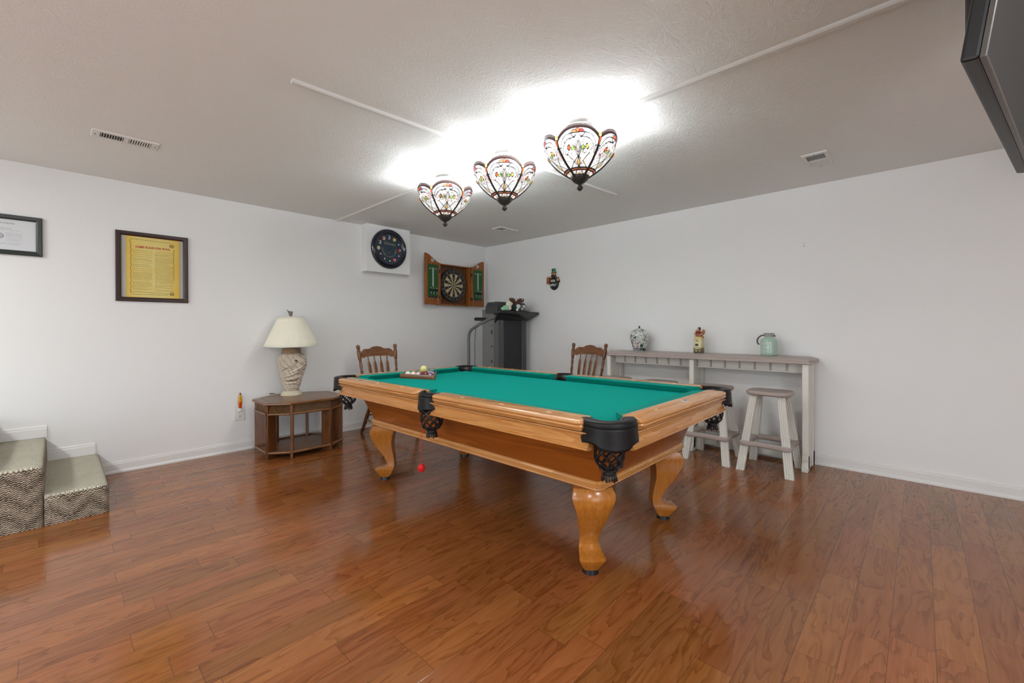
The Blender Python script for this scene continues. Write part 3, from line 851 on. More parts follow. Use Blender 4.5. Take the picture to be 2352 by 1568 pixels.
for z, xa, xb, h in ((.083, -.10, .075, .006), (.044, -.07, .06, .0035), (.032, -.11, .10, .0018), (.012, .03, .11, .0016), (.004, .03, .11, .0016), (-.004, .03, .11, .0016), (-.012, .03, .11, .0016), (-.026, .03, .11, .0016), (-.036, .03, .11, .0016), (-.046, .03, .10, .0016), (-.062, .0, .10, .0016), (-.07, .0, .10, .0016)):
    x = xa
    while x < xb:
        w = g_.uniform(.004, .014); mb.b2((x, -.0086, z-h/2), (min(x+w, xb), -.0079, z+h/2)); x += w+.003
mb.build('certificate_text', plain('grey_print', rgb(150, 150, 152), .6), ce, smooth=0)
mb = MB()
for rr in (.008, .015, .020): mb.tube([(-.0+rr*cos(a*pi/12), -.0083, -.012+rr*sin(a*pi/12)) for a in range(24)], .0012, 5, closed=True)
mb.build('seal', plain('grey_seal', rgb(110, 110, 112), .6), ce, smooth=0)

# ------------------------------------------------------------------ billiard clock
ck = thing('wall_clock', 'round dark blue tavern clock with billiard balls for hours, on the white box', 'clock', (.13, -1.754, 2.168), pi/2)
M_navy = plain('glossy_navy_rim', rgb(24, 27, 44), .16, coat=.5)
MF = FRONT
mb = MB(); mb.lathe([(.165, 0), (.240, 0), (.242, .012), (.236, .024), (.226, .028), (.216, .024), (.212, .028), (.200, .036), (.188, .032), (.181, .022), (.180, .008), (.165, .008)], 72, M=MF)
mb.build('rim', M_navy, ck, smooth=40)
dl = MB().lathe([(0, .009), (.181, .009)], 64, M=MF).build('dial', plain('dark_teal_dial', rgb(42, 62, 78), .35), ck, smooth=0)
MB().lathe([(.1795, .0145), (.1795, .017), (.1815, .0185), (.1825, .0145)], 72, M=MF).build('bezel_ring', plain('silver_line', rgb(170, 175, 180), .25, metal=.6), ck, smooth=60)
CB = {1: ((214, 170, 60), 0), 2: ((26, 34, 70), 0), 3: ((190, 44, 40), 0), 4: ((36, 26, 60), 0), 5: ((200, 66, 54), 0), 6: ((16, 48, 56), 0), 7: ((62, 30, 38), 0), 8: ((20, 20, 28), 0), 9: ((222, 184, 90), 1), 10: ((28, 32, 64), 1), 11: ((200, 70, 52), 1), 12: ((28, 30, 72), 1)}
def clock_ball_mat(c, stripe):
    m, nt, b = new_mat('clock_ball_print'); sp = nd(nt, 'ShaderNodeSeparateXYZ'); nt.links.new(objco(nt), sp.inputs[0])
    if stripe: nt.links.new(mixc(nt, math_n(nt, 'GREATER_THAN', math_n(nt, 'ABSOLUTE', sp.outputs[2]), .0125), rgb(*c), rgb(215, 210, 198)), b.inputs['Base Color'])
    else: b.inputs['Base Color'].default_value = rgb(*c)
    b.inputs['Roughness'].default_value = .3; return m
for h_ in range(1, 13):
    a = pi/2-h_*pi/6; x, z = .143*cos(a), .143*sin(a)
    o = MB().sphere((0, 0, 0), .0225, 20, 12, (1, .25, 1)).build('hour_ball', clock_ball_mat(*CB[h_]), dl, smooth=180); o.location = (x, -.0105, z)
    o2 = MB().lathe([(0, .0005), (.0095, .0004)], 18, M=Matrix.Translation((.004, -.0058, 0)) @ MF).build('number_spot', M_white, o, smooth=0)
    text('hour_number', str(h_), .0125, M_ink, o2, at_front(.004, -.0066, 0), ext=.0002)
def arc_text(par, s, R, a0, a1, size, bottom=False, cz=0.):
    n = len(s)
    for i, chh in enumerate(s):
        if chh == ' ': continue
        a = a0+(a1-a0)*(i/(n-1) if n > 1 else .5)
        x, z = R*cos(a), R*sin(a)+cz
        text('dial_letter', chh, size, M_gold, dl, at_front(x, -.0096, z, a+pi/2 if bottom else a-pi/2), ext=.0003)
text('dial_letter', "O'H", .046, M_gold, dl, at_front(-.040, -.0096, .066, radians(-4)), sx=.8, ext=.0003)
text('dial_letter', "ANREYS", .031, M_gold, dl, at_front(.042, -.0096, .060, radians(-4)), sx=.86, ext=.0003)
arc_text(dl, 'TAVERN & BILLIARDS', .094, radians(180), radians(360), .026, True)
mb = MB(); mb.lathe([(0, .014), (.006, .014), (.006, .009)], 14, M=MF)
mb.box((-.004, -.0125, -.012), (.004, .001, .05), Matrix.Rotation(radians(12), 3, 'Y')); mb.box((0, -.0125, -.035), (.003, .001, .08), Matrix.Rotation(radians(-6), 3, 'Y'))
mb.build('hands', M_black, ck, smooth=0)
mb = MB(); mb.tube([(.013*cos(a), -.0098, -.040+.016*sin(a)) for a in [k*pi/8 for k in range(16)]], .0012, 5, closed=True)
mb.build('dial_emblem', M_gold, dl, smooth=60)

# ------------------------------------------------------------------ dart board cabinet
M_pine = wood('knotty_pine', rgb(168, 98, 36), rgb(112, 56, 14), 'z', .35, rings=9)
M_pinex = wood('knotty_pine_across', rgb(160, 92, 34), rgb(108, 54, 14), 'x', .35, rings=9)
M_chalk = plain('green_score_board', rgb(34, 84, 40), .6)
M_chalkw = plain('white_score_print', rgb(205, 212, 200), .6)
DC = thing('dart_board_cabinet', 'open wooden dart board cabinet on the back wall near the corner', 'dart board cabinet', (0, -.677, 1.80), pi/2)
w, h, dp = .275, .285, .085
mb = MB()
mb.b2((-w, -.012, -h), (w, 0, h)).build('back_panel', wood('cabinet_back', rgb(104, 62, 28), rgb(70, 38, 14), 'z', .5), DC, smooth=0)
MB().b2((-w, -dp, -h), (-w+.016, -.012, h)).build('side', M_pine, DC, smooth=0, bevel=.002); MB().b2((w-.016, -dp, -h), (w, -.012, h)).build('side', M_pine, DC, smooth=0, bevel=.002)
MB().b2((-w+.016, -dp, -h), (w-.016, -.012, -h+.016)).build('cabinet_bottom', M_pinex, DC, smooth=0, bevel=.002); mb = MB(); mb.b2((-w+.016, -dp, h-.016), (w-.016, -.012, h)); mb.build('cabinet_top', M_pinex, DC, smooth=0, bevel=.002)
MB().sphere((0, -dp-.004, h-.008), .006, 10, 8).sphere((0, -dp-.004, -h+.008), .006, 10, 8).build('catch', M_black, DC, smooth=180)
# board
M_bw, M_bb = plain('cream_sisal', rgb(196, 180, 132), .8), plain('black_sisal', rgb(38, 36, 34), .8)
M_br, M_bg = plain('red_sisal', rgb(150, 50, 44), .8), plain('green_sisal', rgb(52, 92, 58), .8)
DB = bpy.data.objects.new('dart_board', None); COL.objects.link(DB); DB.parent = DC; DB.location = (-.012, -.045, 0)
MB().lathe([(0, -.028), (.222, -.028), (.2265, -.02), (.2265, .012), (.222, .018), (.17, .018)], 72, M=MF).build('board_body', M_bb, DB, smooth=40)
def ring_sec(ms, r0, r1, a0, a1, y, n=4):
    P = [(r0*cos(a0+(a1-a0)*k/n), -y, r0*sin(a0+(a1-a0)*k/n)) for k in range(n+1)]; Q = [(r1*cos(a0+(a1-a0)*k/n), -y, r1*sin(a0+(a1-a0)*k/n)) for k in range(n+1)]
    ms.grid([P, Q])
mats = {'c': MB(), 'b': MB(), 'r': MB(), 'g': MB()}
for k in range(20):
    a0 = pi/2-pi/20+k*pi/10; a1 = a0+pi/10; e = k % 2
    ring_sec(mats['c' if e else 'b'], .016, .099, a0, a1, .0186); ring_sec(mats['c' if e else 'b'], .107, .162, a0, a1, .0186)
    ring_sec(mats['g' if e else 'r'], .099, .107, a0, a1, .0186); ring_sec(mats['g' if e else 'r'], .162, .170, a0, a1, .0186)
ring_sec(mats['g'], .0064, .016, 0, 2*pi, .0186, 24); ring_sec(mats['r'], .0005, .0064, 0, 2*pi, .0186, 16)
mats['c'].build('cream_segments', M_bw, DB, smooth=0); mats['b'].build('black_segments', M_bb, DB, smooth=0)
mats['r'].build('red_segments', M_br, DB, smooth=0); mats['g'].build('green_segments', M_bg, DB, smooth=0)
mb = MB()
for rr in (.0064, .016, .099, .107, .162, .170): mb.tube([(rr*cos(k*pi/24), -.0195, rr*sin(k*pi/24)) for k in range(48)], .0009, 5, closed=True)
for k in range(20):
    a = pi/2-pi/20+k*pi/10; mb.cyl((.016*cos(a), -.0195, .016*sin(a)), (.172*cos(a), -.0195, .172*sin(a)), .0008, None, 5)
mb.tube([(.216*cos(k*pi/36), -.0195, .216*sin(k*pi/36)) for k in range(72)], .0012, 5, closed=True)
wire = mb.build('wire_spider', plain('silver_wire', rgb(170, 172, 172), .3, metal=.7), DB, smooth=60)
M_numc = plain('pale_board_print', rgb(150, 158, 146), .6)
nums = [20, 1, 18, 4, 13, 6, 10, 15, 2, 17, 3, 19, 7, 16, 8, 11, 14, 9, 12, 5]
for k, n_ in enumerate(nums):
    a = pi/2-k*pi/10; text('board_number', str(n_), .030, M_numc, wire, at_front(.193*cos(a), -.0192, .193*sin(a), a-pi/2), ext=.0003)
# doors, hinged at the cabinet sides, shaped tops
def door(sg, ang, W_=.275):
    hg = bpy.data.objects.new('door', None); COL.objects.link(hg); hg.parent = DC
    hg.location = (sg*w, -dp-.002, 0); hg.rotation_euler = (0, 0, ang)
    # door lies along +-x from the hinge; front (inside face when open) towards -y
    P = [(0, -h)] + [(sg*W_, -h)]
    top = []
    for k in range(15):
        t = k/14.; x = W_*(1-t); s_ = (1-t)
        z = h+.110*(3*s_**2-2*s_**3)
        top.append((sg*x, z))
    P += top
    pn = MB(); pn.loft([[(x, 0, z) for x, z in P], [(x, -.019, z) for x, z in P]]); pnl = pn.build('door_panel', M_pine, hg, smooth=0)
    ch = MB().b2((sg*.050, -.0225, -h+.105), (sg*.235, -.019, h-.03)).build('score_board', M_chalk, hg, smooth=0)
    cx = sg*.1425
    mb = MB(); mb.b2((cx-.013, -.0232, -.04), (cx+.013, -.0222, .195)); pr_ = mb.build('score_print', M_chalkw, ch, smooth=0)
    mb = MB(); mb.b2((cx-.075, -.0230, .192), (cx+.075, -.0222, .1955)); mb.b2((cx-.012, -.0230, .20), (cx+.012, -.0222, .209))
    for s2 in (-1, 1): mb.b2((cx+s2*.05-.008, -.023, .197), (cx+s2*.05+.008, -.0222, .203))
    mb.b2((cx-.0015, -.023, -.075), (cx+.0015, -.0222, -.04)); mb.build('score_print', M_chalkw, ch, smooth=0)
    for k in range(7):
        rr = .0085; mb = MB(); zc = .178-.0335*k
        mb.tube([(cx+rr*cos(a*pi/6), -.0235, zc+rr*sin(a*pi/6)) for a in range(12)], .0022, 5, closed=True); mb.build('score_number', M_chalk, pr_, smooth=0)
    text('dummy_mark', 'G', .034, plain('emblem_black', rgb(26, 40, 30), .5), hg, at_front(cx, -.0226, h-.005+.03), sx=1.2, bold=.0012).name = 'emblem_letter'
    MB().lathe([(0, .0025), (.021, .0025), (.022, 0)], 24, M=Matrix.Translation((cx, -.019, h+.025)) @ MF @ Matrix.Diagonal((1.15, 1, 1, 1))).build('emblem', M_white, hg, smooth=0)
    mb = MB(); mb.b2((cx-.085, -.030, -h+.095), (cx+.085, -.019, -h+.107)); mb.build('dart_shelf', M_black, hg, smooth=0)
    for zz in (.17, -.18): MB().b2((-.012, -.0225, zz-.022), (sg*.030, -.0185, zz+.022)).build('hinge', M_black, hg, smooth=0, bevel=.003)
    return hg, cx
d1, cx1 = door(-1, radians(7)); d2, cx2 = door(1, radians(4))
M_dartg, M_dartb = plain('dark_green_flight', rgb(28, 44, 36), .5), plain('dart_barrel', rgb(60, 66, 62), .35, metal=.5)
WD = {0: 'leftmost', 1: 'middle', 2: 'rightmost'}
DART = None
def dart(par, lx, lb, grp):
    global DART
    if DART is None:
        tD = thing('dart', lb, 'dart')
        mb = MB(); mb.cyl((0, 0, -.075), (0, 0, -.03), .0018, .0026, 8); mb.cyl((0, 0, -.03), (0, 0, .02), .0038, .0034, 10); mb.build('barrel', M_dartb, tD, smooth=50)
        mb = MB(); mb.cyl((0, 0, .02), (0, 0, .055), .0022, None, 8); mb.build('shaft', M_white, tD, smooth=60)
        mb = MB()
        for a in (0, pi/2): mb.loft([[(-.016*cos(a), -.016*sin(a), .062), (-.018*cos(a), -.018*sin(a), .085), (0, 0, .098), (.018*cos(a), .018*sin(a), .085), (.016*cos(a), .016*sin(a), .062), (0, 0, .045)], [(-.016*cos(a)+.0006*sin(a), -.016*sin(a)-.0006*cos(a), .062), (-.018*cos(a)+.0006*sin(a), -.018*sin(a)-.0006*cos(a), .085), (.0006*sin(a), -.0006*cos(a), .098), (.018*cos(a)+.0006*sin(a), .018*sin(a)-.0006*cos(a), .085), (.016*cos(a)+.0006*sin(a), .016*sin(a)-.0006*cos(a), .062), (.0006*sin(a), -.0006*cos(a), .045)]])
        mb.build('flight', M_dartg, tD, smooth=0)
        MB().sphere((0, 0, .098), .0075, 10, 8, (1.2, 1, .8)).build('flight_tip', M_white, tD, smooth=180)
        DART = tD; o = tD
    else: o = copy_tree(DART)
    R = Matrix.Rotation(pi/2, 4, 'Z') @ Matrix.Translation((0, 0, 0))
    Wm = Matrix.Translation((0, -.677, 1.80)) @ R @ Matrix.Translation(par.location) @ Matrix.Rotation(par.rotation_euler.z, 4, 'Z') @ Matrix.Translation((lx, -.0405, -.165))
    o.matrix_world = Wm; o['label'] = lb; o['group'] = grp
    return o
for i in range(3):
    dart(d1, cx1-.052+.052*i, '%s of three darts on the left door of the dart cabinet' % WD[i], 'darts on the left cabinet door')
for i in range(3):
    dart(d2, cx2-.052+.052*i, '%s of three darts on the right door of the dart cabinet' % WD[i], 'darts on the right cabinet door')

# ------------------------------------------------------------------ BAR OPEN figure sign
SG = thing('bar_sign', 'bearded figure sign in green top hat reading BAR OPEN, on right wall', 'sign', (1.335, 0, 1.83))
M_gcoat = plain('dark_green_coat', rgb(28, 50, 40), .4); M_hat = plain('green_hat', rgb(34, 104, 62), .4); M_skin = plain('figure_skin', rgb(190, 140, 110), .5)
M_beard = plain('brown_beard', rgb(58, 36, 28), .7, bmp=.3, bscale=200); M_beer = plain('amber_beer', rgb(150, 66, 24), .3)
MB().sphere((0, -.012, -.045), .075, 28, 18, (1.0, .38, 1.16)).build('body', M_gcoat, SG, smooth=180)
MB().sphere((.012, -.028, -.05), .062, 24, 16, (.98, .3, 1.12)).build('belly_board', plain('near_black_board', rgb(18, 24, 22), .4), SG, smooth=180)
MB().sphere((-.002, -.02, .072), .034, 20, 14, (1, .7, 1)).build('head', M_skin, SG, smooth=180)
MB().sphere((-.004, -.026, .052), .034, 20, 14, (1.05, .72, .9)).sphere((.022, -.018, .07), .017, 12, 8, (.6, .8, 1.5)).sphere((-.026, -.018, .07), .016, 12, 8, (.6, .8, 1.4)).build('beard', M_beard, SG, smooth=180)
MB().sphere((-.006, -.046, .071), .007, 10, 8).sphere((-.012, -.052, .071), .0045, 8, 6).build('nose', M_skin, SG, smooth=180)
MB().sphere((-.013, -.043, .083), .0028, 8, 6).sphere((.007, -.043, .083), .0028, 8, 6).build('eyes', M_black, SG, smooth=180)
mb = MB(); mb.lathe([(0, 0), (.043, -.002), (.045, .003), (.030, .007), (.029, .048), (.031, .054), (0, .056)], 28, M=Matrix.Translation((0, -.02, .098)) @ Matrix.Rotation(radians(-6), 4, 'Y') @ Matrix.Diagonal((1, .62, 1, 1))); mb.build('top_hat', M_hat, SG, smooth=40)
mb = MB(); mb.lathe([(.0305, .008), (.0308, .016)], 28, M=Matrix.Translation((0, -.0205, .098)) @ Matrix.Rotation(radians(-6), 4, 'Y') @ Matrix.Diagonal((1, .62, 1, 1))); mb.build('hat_band', plain('pale_green_band', rgb(110, 160, 120), .4), SG, smooth=60)
mg = MB().lathe([(0, -.042), (.030, -.042), (.030, -.036), (.025, -.03), (.025, .022), (.027, .03), (0, .03)], 22, M=Matrix.Translation((-.088, -.022, -.002))).build('beer_mug', M_beer, SG, smooth=40)
MB().sphere((-.088, -.022, .032), .026, 14, 10, (1, 1, .55)).sphere((-.076, -.026, .04), .012, 10, 8).build('foam', plain('golden_foam', rgb(170, 110, 40), .6), mg, smooth=180)
mb = MB(); mb.tube([(-.03, -.02, .02), (-.055, -.02, -.01), (-.072, -.03, -.012)], [.022, .017, .012], 10); mb.tube([(.05, -.02, .03), (.082, -.022, -.03), (.08, -.03, -.012)], [.024, .020, .014], 10); mb.build('arms', plain('olive_sleeve', rgb(64, 58, 32), .6), SG, smooth=60)
mb = MB(); mb.sphere((.078, -.034, .0), .016, 14, 10, (.9, .8, 1.2)); mb.cyl((.076, -.036, .008), (.075, -.038, .036), .0058, .005, 8)
for k in range(4): mb.cyl((.066, -.042, -.012+.0065*k), (.078, -.048, -.012+.0065*k), .0042, None, 7)
mb.build('hand', M_skin, SG, smooth=60)
M_cream2 = plain('cream_lettering', rgb(222, 224, 206), .5)
text('sign_lettering', 'BAR', .043, M_cream2, SG, Matrix.Translation((.006, -.0475, -.012)) @ Matrix.Rotation(radians(14), 4, 'X') @ FRONT, sx=.92, bold=.0006, ext=.002)
text('sign_lettering', 'OPEN', .041, M_cream2, SG, Matrix.Translation((.004, -.0485, -.069)) @ Matrix.Rotation(radians(-6), 4, 'X') @ FRONT, sx=.90, bold=.0006, ext=.002)
MB().sphere((.004, -.0475, -.041), .003, 8, 6).build('sign_dot', M_cream2, SG, smooth=180)

for k, zz in enumerate((1.935, 1.914)):
    o = MB().cyl((4.121, -.0015, zz), (4.121, .0, zz), .0045 if k else .0038, None, 10).build('wall_anchor', plain('grey_anchor', rgb(130, 130, 126), .6), None)
    tag(o, ('upper' if k == 0 else 'lower')+' of two tiny grey screw holes high on the bare right wall', 'wall anchor', 'screw anchors in the right wall')

# ------------------------------------------------------------------ outlet and night light
OT = thing('wall_outlet', 'white outlet plate on the left wall beside the end table', 'outlet', (0, -3.329, .368), pi/2)
MB().b2((-.044, -.006, -.072), (.044, 0, .072)).build('cover_plate', M_white, OT, smooth=0, bevel=.003)
mb = MB(); mb.b2((-.017, -.0085, -.050), (.017, -.005, -.014)); mb.b2((-.017, -.0085, .014), (.017, -.005, .050)); rc = mb.build('receptacle', M_cream, OT, smooth=0, bevel=.004)
mb = MB()
for z in (-.032, .032):
    for x in (-.0065, .0065): mb.b2((x-.0012, -.0092, z-.002), (x+.0012, -.0082, z+.008))
    mb.cyl((0, -.0092, z-.010), (0, -.0082, z-.010), .003, None, 8)
mb.build('slots', M_dark, rc, smooth=0)
NL = thing('night_light', 'small orange surfboard night light plugged into the wall outlet', 'night light', (0, -3.329, .40), pi/2)
MB().b2((-.013, -.030, -.012), (.013, -.0084, .022)).build('plug_body', M_white, NL, smooth=0, bevel=.005)
def surf_mat():
    m, nt, b = new_mat('orange_yellow_glass'); sp = nd(nt, 'ShaderNodeSeparateXYZ'); nt.links.new(objco(nt), sp.inputs[0])
    nt.links.new(ramp(nt, math_n(nt, 'MULTIPLY', sp.outputs[2], 5.5), [(0.1, rgb(200, 60, 10)), (.42, rgb(206, 84, 16)), (.46, rgb(214, 150, 10)), (.80, rgb(214, 168, 30)), (.86, rgb(120, 60, 60)), (1., rgb(110, 56, 60))]), b.inputs['Base Color'])
    b.inputs['Roughness'].default_value = .2; return m
lay = []
for t_ in range(17):
    t = t_/16.; z = .018+.155*t; wv = .0165*(sin(pi*(t*.82+.16))**.6 if t < .98 else .0) + .0006
    lay.append([(wv*cos(a), -.028+.35*wv*sin(a), z) for a in [2*pi*k/16 for k in range(16)]])
MB().loft(lay).build('shade', surf_mat(), NL, smooth=60)

# ------------------------------------------------------------------ end table
ET = thing('end_table', 'eight-sided dark wooden end table with open base under the table lamp', 'end table', (.385, -2.90, 0))
def octo(hx, hy, cx_, cy_, z): return [(hx, -hy+cy_, z), (hx, hy-cy_, z), (hx-cx_, hy, z), (-hx+cx_, hy, z), (-hx, hy-cy_, z), (-hx, -hy+cy_, z), (-hx+cx_, -hy, z), (hx-cx_, -hy, z)]
HX, HY, CX_, CY_ = .298, .360, .125, .172
def octl(s, z): return octo(HX+s, HY+s, CX_+s*.3, CY_+s*.3, z)
tp = MB().loft([octl(.004, .494), octl(.012, .498), octl(.015, .505), octl(.014, .514), octl(.008, .520), octl(-.045, .5215), octl(-.047, .5195), octl(-.051, .5195), octl(-.053, .5215), octl(-.10, .522)]).build('table_top', M_tablex, ET, smooth=20)
def reed_mat():
    m, nt, b = new_mat('reeded_rattan'); sp = nd(nt, 'ShaderNodeSeparateXYZ'); nt.links.new(objco(nt), sp.inputs[0])
    q = math_n(nt, 'SINE', math_n(nt, 'MULTIPLY', math_n(nt, 'ADD', sp.outputs[0], math_n(nt, 'MULTIPLY', sp.outputs[1], 1.13)), 2*pi/.0075))
    n = noise(nt, objco(nt), 40, 3)
    f = math_n(nt, 'ADD', math_n(nt, 'MULTIPLY', q, .3), n)
    nt.links.new(ramp(nt, f, [(.2, rgb(56, 34, 14)), (.8, rgb(128, 88, 44))]), b.inputs['Base Color']); b.inputs['Roughness'].default_value = .5
    bump(nt, b, q, .6, .003); return m
M_reed = reed_mat()
V0 = octl(-.006, 0); V1 = octl(-.020, 0)
mb = MB(); mb.grid([octl(-.022, .418), octl(-.018, .422), octl(-.018, .494)], closed=True)
mb.build('apron', M_reed, ET, smooth=0, solid=.006)
for k in range(8):
    a, b_ = Vector(V0[k]), Vector(V0[(k+1) % 8])
    mb = MB(); e = (b_-a).normalized()
    mb.tube([a+e*.012+Vector((0, 0, .414)), b_-e*.012+Vector((0, 0, .414))], .011, 10); mb.build('apron_moulding', M_tablex, ET, smooth=60)
    mb = MB(); mb.tube([a+e*.012+Vector((0, 0, .062)), b_-e*.012+Vector((0, 0, .062))], .013, 8); mb.build('stretcher', M_tablex, ET, smooth=60)
    # radial plank leg at each corner
    v = Vector(V0[k]); cdir = Vector((-v.x, -v.y*.72, 0)).normalized(); n_ = Vector((-cdir.y, cdir.x, 0)); th = .012
    p = [v-n_*th, v+n_*th, v+cdir*.105+n_*th, v+cdir*.105-n_*th]
    MB().loft([[(q.x, q.y, 0) for q in p], [(q.x, q.y, .497) for q in p]]).build('leg', M_table, ET, smooth=0, bevel=.003)
MB().loft([octl(-.035, .048), octl(-.030, .050), octl(-.030, .060), octl(-.035, .062)]).build('lower_shelf', M_tablex, ET, smooth=0)

# ------------------------------------------------------------------ table lamp
TL = thing('table_lamp', 'carved shell pattern table lamp with cream pleated shade on end table', 'table lamp', (.205, -2.915, .522))
def base_mat():
    m, nt, b = new_mat('carved_sand_plaster'); co = objco(nt); sp = nd(nt, 'ShaderNodeSeparateXYZ'); nt.links.new(co, sp.inputs[0])
    n = noise(nt, co, 14, 4, .6); n2 = noise(nt, co, 60, 3)
    wv = nd(nt, 'ShaderNodeTexWave', wave_type='BANDS', bands_direction='DIAGONAL'); nt.links.new(co, wv.inputs['Vector'])
    wv.inputs['Scale'].default_value = 9; wv.inputs['Distortion'].default_value = 6; wv.inputs['Detail'].default_value = 2; wv.inputs['Detail Scale'].default_value = 1.2
    c = ramp(nt, wv.outputs[1], [(.0, rgb(184, 172, 152)), (.22, rgb(210, 201, 180)), (.6, rgb(226, 218, 196)), (1., rgb(216, 198, 178))])
    c2 = mixc(nt, math_n(nt, 'MULTIPLY', n, .35), c, rgb(150, 120, 110))
    z1 = math_n(nt, 'GREATER_THAN', sp.outputs[2], .425)
    nt.links.new(mixc(nt, math_n(nt, 'MULTIPLY', z1, .75), c2, rgb(140, 104, 60)), b.inputs['Base Color'])
    b.inputs['Roughness'].default_value = .8
    bump(nt, b, math_n(nt, 'ADD', wv.outputs[1], math_n(nt, 'MULTIPLY', n2, .2)), .45, .008); return m
M_sand = base_mat()
fac = lambda a, z: 1+.045*sin(3*a+z*14)+.022*sin(7*a-z*25) if .06 < z < .40 else 1
zs = [(.060, .045), (.078, .075), (.090, .12), (.103, .18), (.118, .24), (.132, .30), (.136, .345), (.130, .385), (.112, .412), (.088, .425), (.084, .43), (.086, .46), (.082, .475), (.0, .475)]
prf = [(0, .045)]
for (r0_, z0_), (r1_, z1_) in zip(zs, zs[1:]):
    for q in range(4): prf.append((r0_+(r1_-r0_)*q/4, z0_+(z1_-z0_)*q/4))
prf.append(zs[-1])
lb_ = MB().lathe(prf, 64, fn=fac).build('base', M_sand, TL, smooth=60)
MB().lathe([(0, 0), (.100, 0), (.102, .004), (.088, .03), (.072, .046), (0, .046)], 48).build('foot', plain('cream_plaster_foot', rgb(206, 196, 170), .7, bmp=.1), TL, smooth=40)
M_swirl = plain('dark_carved_recess', rgb(70, 62, 52), .9)
# carved spiral and ridges wrapped on the body, facing the room
def on_body(a, z, dr=0.):
    for (r0_, z0_), (r1_, z1_) in zip(zs, zs[1:]):
        if z0_ <= z <= z1_:
            rr = r0_+(r1_-r0_)*(z-z0_)/(z1_-z0_+1e-9); break
    rr = rr*fac(a, z)+dr
    return (rr*cos(a), rr*sin(a), z)
af = atan2(-4.562+2.915, 4.872-.205)
mb = MB()
sp_ = []
for k in range(26):
    t = k/25.; an = 2.6-t*7.6; rr = .006+.030*t
    sp_.append(on_body(af+.28+rr*cos(an)/.13, .345+rr*sin(an), .001))
mb.tube(sp_[:16], [.002+.005*sin(pi*min(1, i/10.)) for i in range(16)], 6)
for z0_, a0_, a1_, dz, wd in ((.255, -.85, -.1, .045, .004), (.205, -.2, .8, .06, .005), (.150, -.6, .6, .004, .004), (.148, .1, .75, .03, .003)):
    mb.tube([on_body(af+a0_+(a1_-a0_)*k/10, z0_+dz*(k/10)**1.4, .0) for k in range(11)], [wd*sin(pi*(k+.5)/11)+.0004 for k in range(11)], 6)
mb.build('carving', M_swirl, lb_, smooth=60)
mb = MB()
for j in range(7):
    rr0 = .045+.016*j
    pts = []
    for k in range(13):
        an = 1.9+2.5*k/12.; z = .345+rr0*.95*sin(an); a = af+.28+rr0*cos(an)/.125
        if .18 < z < .405 and -1.4 < a-af < .5: pts.append(on_body(a, z, .001))
    if len(pts) > 3: mb.tube(pts, .0042, 6)
for z0_, a0_, a1_, dz in ((.19, -.9, .95, .085), (.165, -.8, .9, .03), (.125, -.7, .7, .02), (.225, -.5, 1.2, .10)):
    mb.tube([on_body(af+a0_+(a1_-a0_)*k/14, z0_+dz*(k/14)**1.6, .002) for k in range(15)], [.012*sin(pi*(k+.5)/15)+.002 for k in range(15)], 8)
mb.build('carved_ridges', M_sand, lb_, smooth=60)
SHD = bpy.data.objects.new('shade', None); COL.objects.link(SHD); SHD.parent = TL; SHD.location = (0, 0, .50); SHD.rotation_euler = (radians(1.2), radians(1.5), 0)
M_shade = plain('cream_pleated_fabric', rgb(238, 234, 214), .8, spec=.2)
MB().lathe([(.250-.137*t/8., .30*t/8.) for t in range(9)], 220, fn=lambda a, z: 1+.006*cos(a*110)).build('shade_fabric', M_shade, SHD, smooth=30, solid=.002)
mb = MB(); mb.tube([(.251*cos(k*pi/36), .251*sin(k*pi/36), .003) for k in range(72)], .0045, 6, closed=True); mb.tube([(.114*cos(k*pi/36), .114*sin(k*pi/36), .298) for k in range(72)], .003, 6, closed=True); mb.build('shade_trim', M_white, SHD, smooth=60)
mb = MB(); mb.cyl((0, 0, -.03), (0, 0, .31), .004, None, 8)
for a in (0, 2*pi/3, 4*pi/3): mb.cyl((0, 0, .285), (.113*cos(a), .113*sin(a), .298), .0018, None, 6)
mb.build('harp', M_gold, SHD)
fn_ = MB(); fa = [(0, .305)]
fn_.loft([[(-.012, -.006, .30), (.012, -.006, .30), (.012, .006, .30), (-.012, .006, .30)], [(-.020, -.008, .325), (.016, -.008, .325), (.016, .008, .325), (-.020, .008, .325)], [(-.032, -.008, .356), (.020, -.008, .35), (.020, .008, .35), (-.032, .008, .356)]])
fn_.loft([[(-.032, -.007, .356), (-.014, -.007, .352), (-.014, .007, .352), (-.032, .007, .356)], [(-.040, -.004, .372), (-.034, -.004, .368), (-.034, .004, .368), (-.040, .004, .372)]])
fo = fn_.build('finial', plain('grey_shell_finial', rgb(122, 112, 100), .7, bmp=.2), SHD, smooth=40); fo.rotation_euler = (0, 0, af+pi/2)
mb = MB(); mb.tube([(-.06, -.07, .008), (-.085, -.11, .006), (-.10, -.15, .02), (-.12, -.17, .02), (-.16, -.15, .006), (-.18, -.10, .004)], .0028, 6); mb.build('cord', M_walnut, TL, smooth=60)

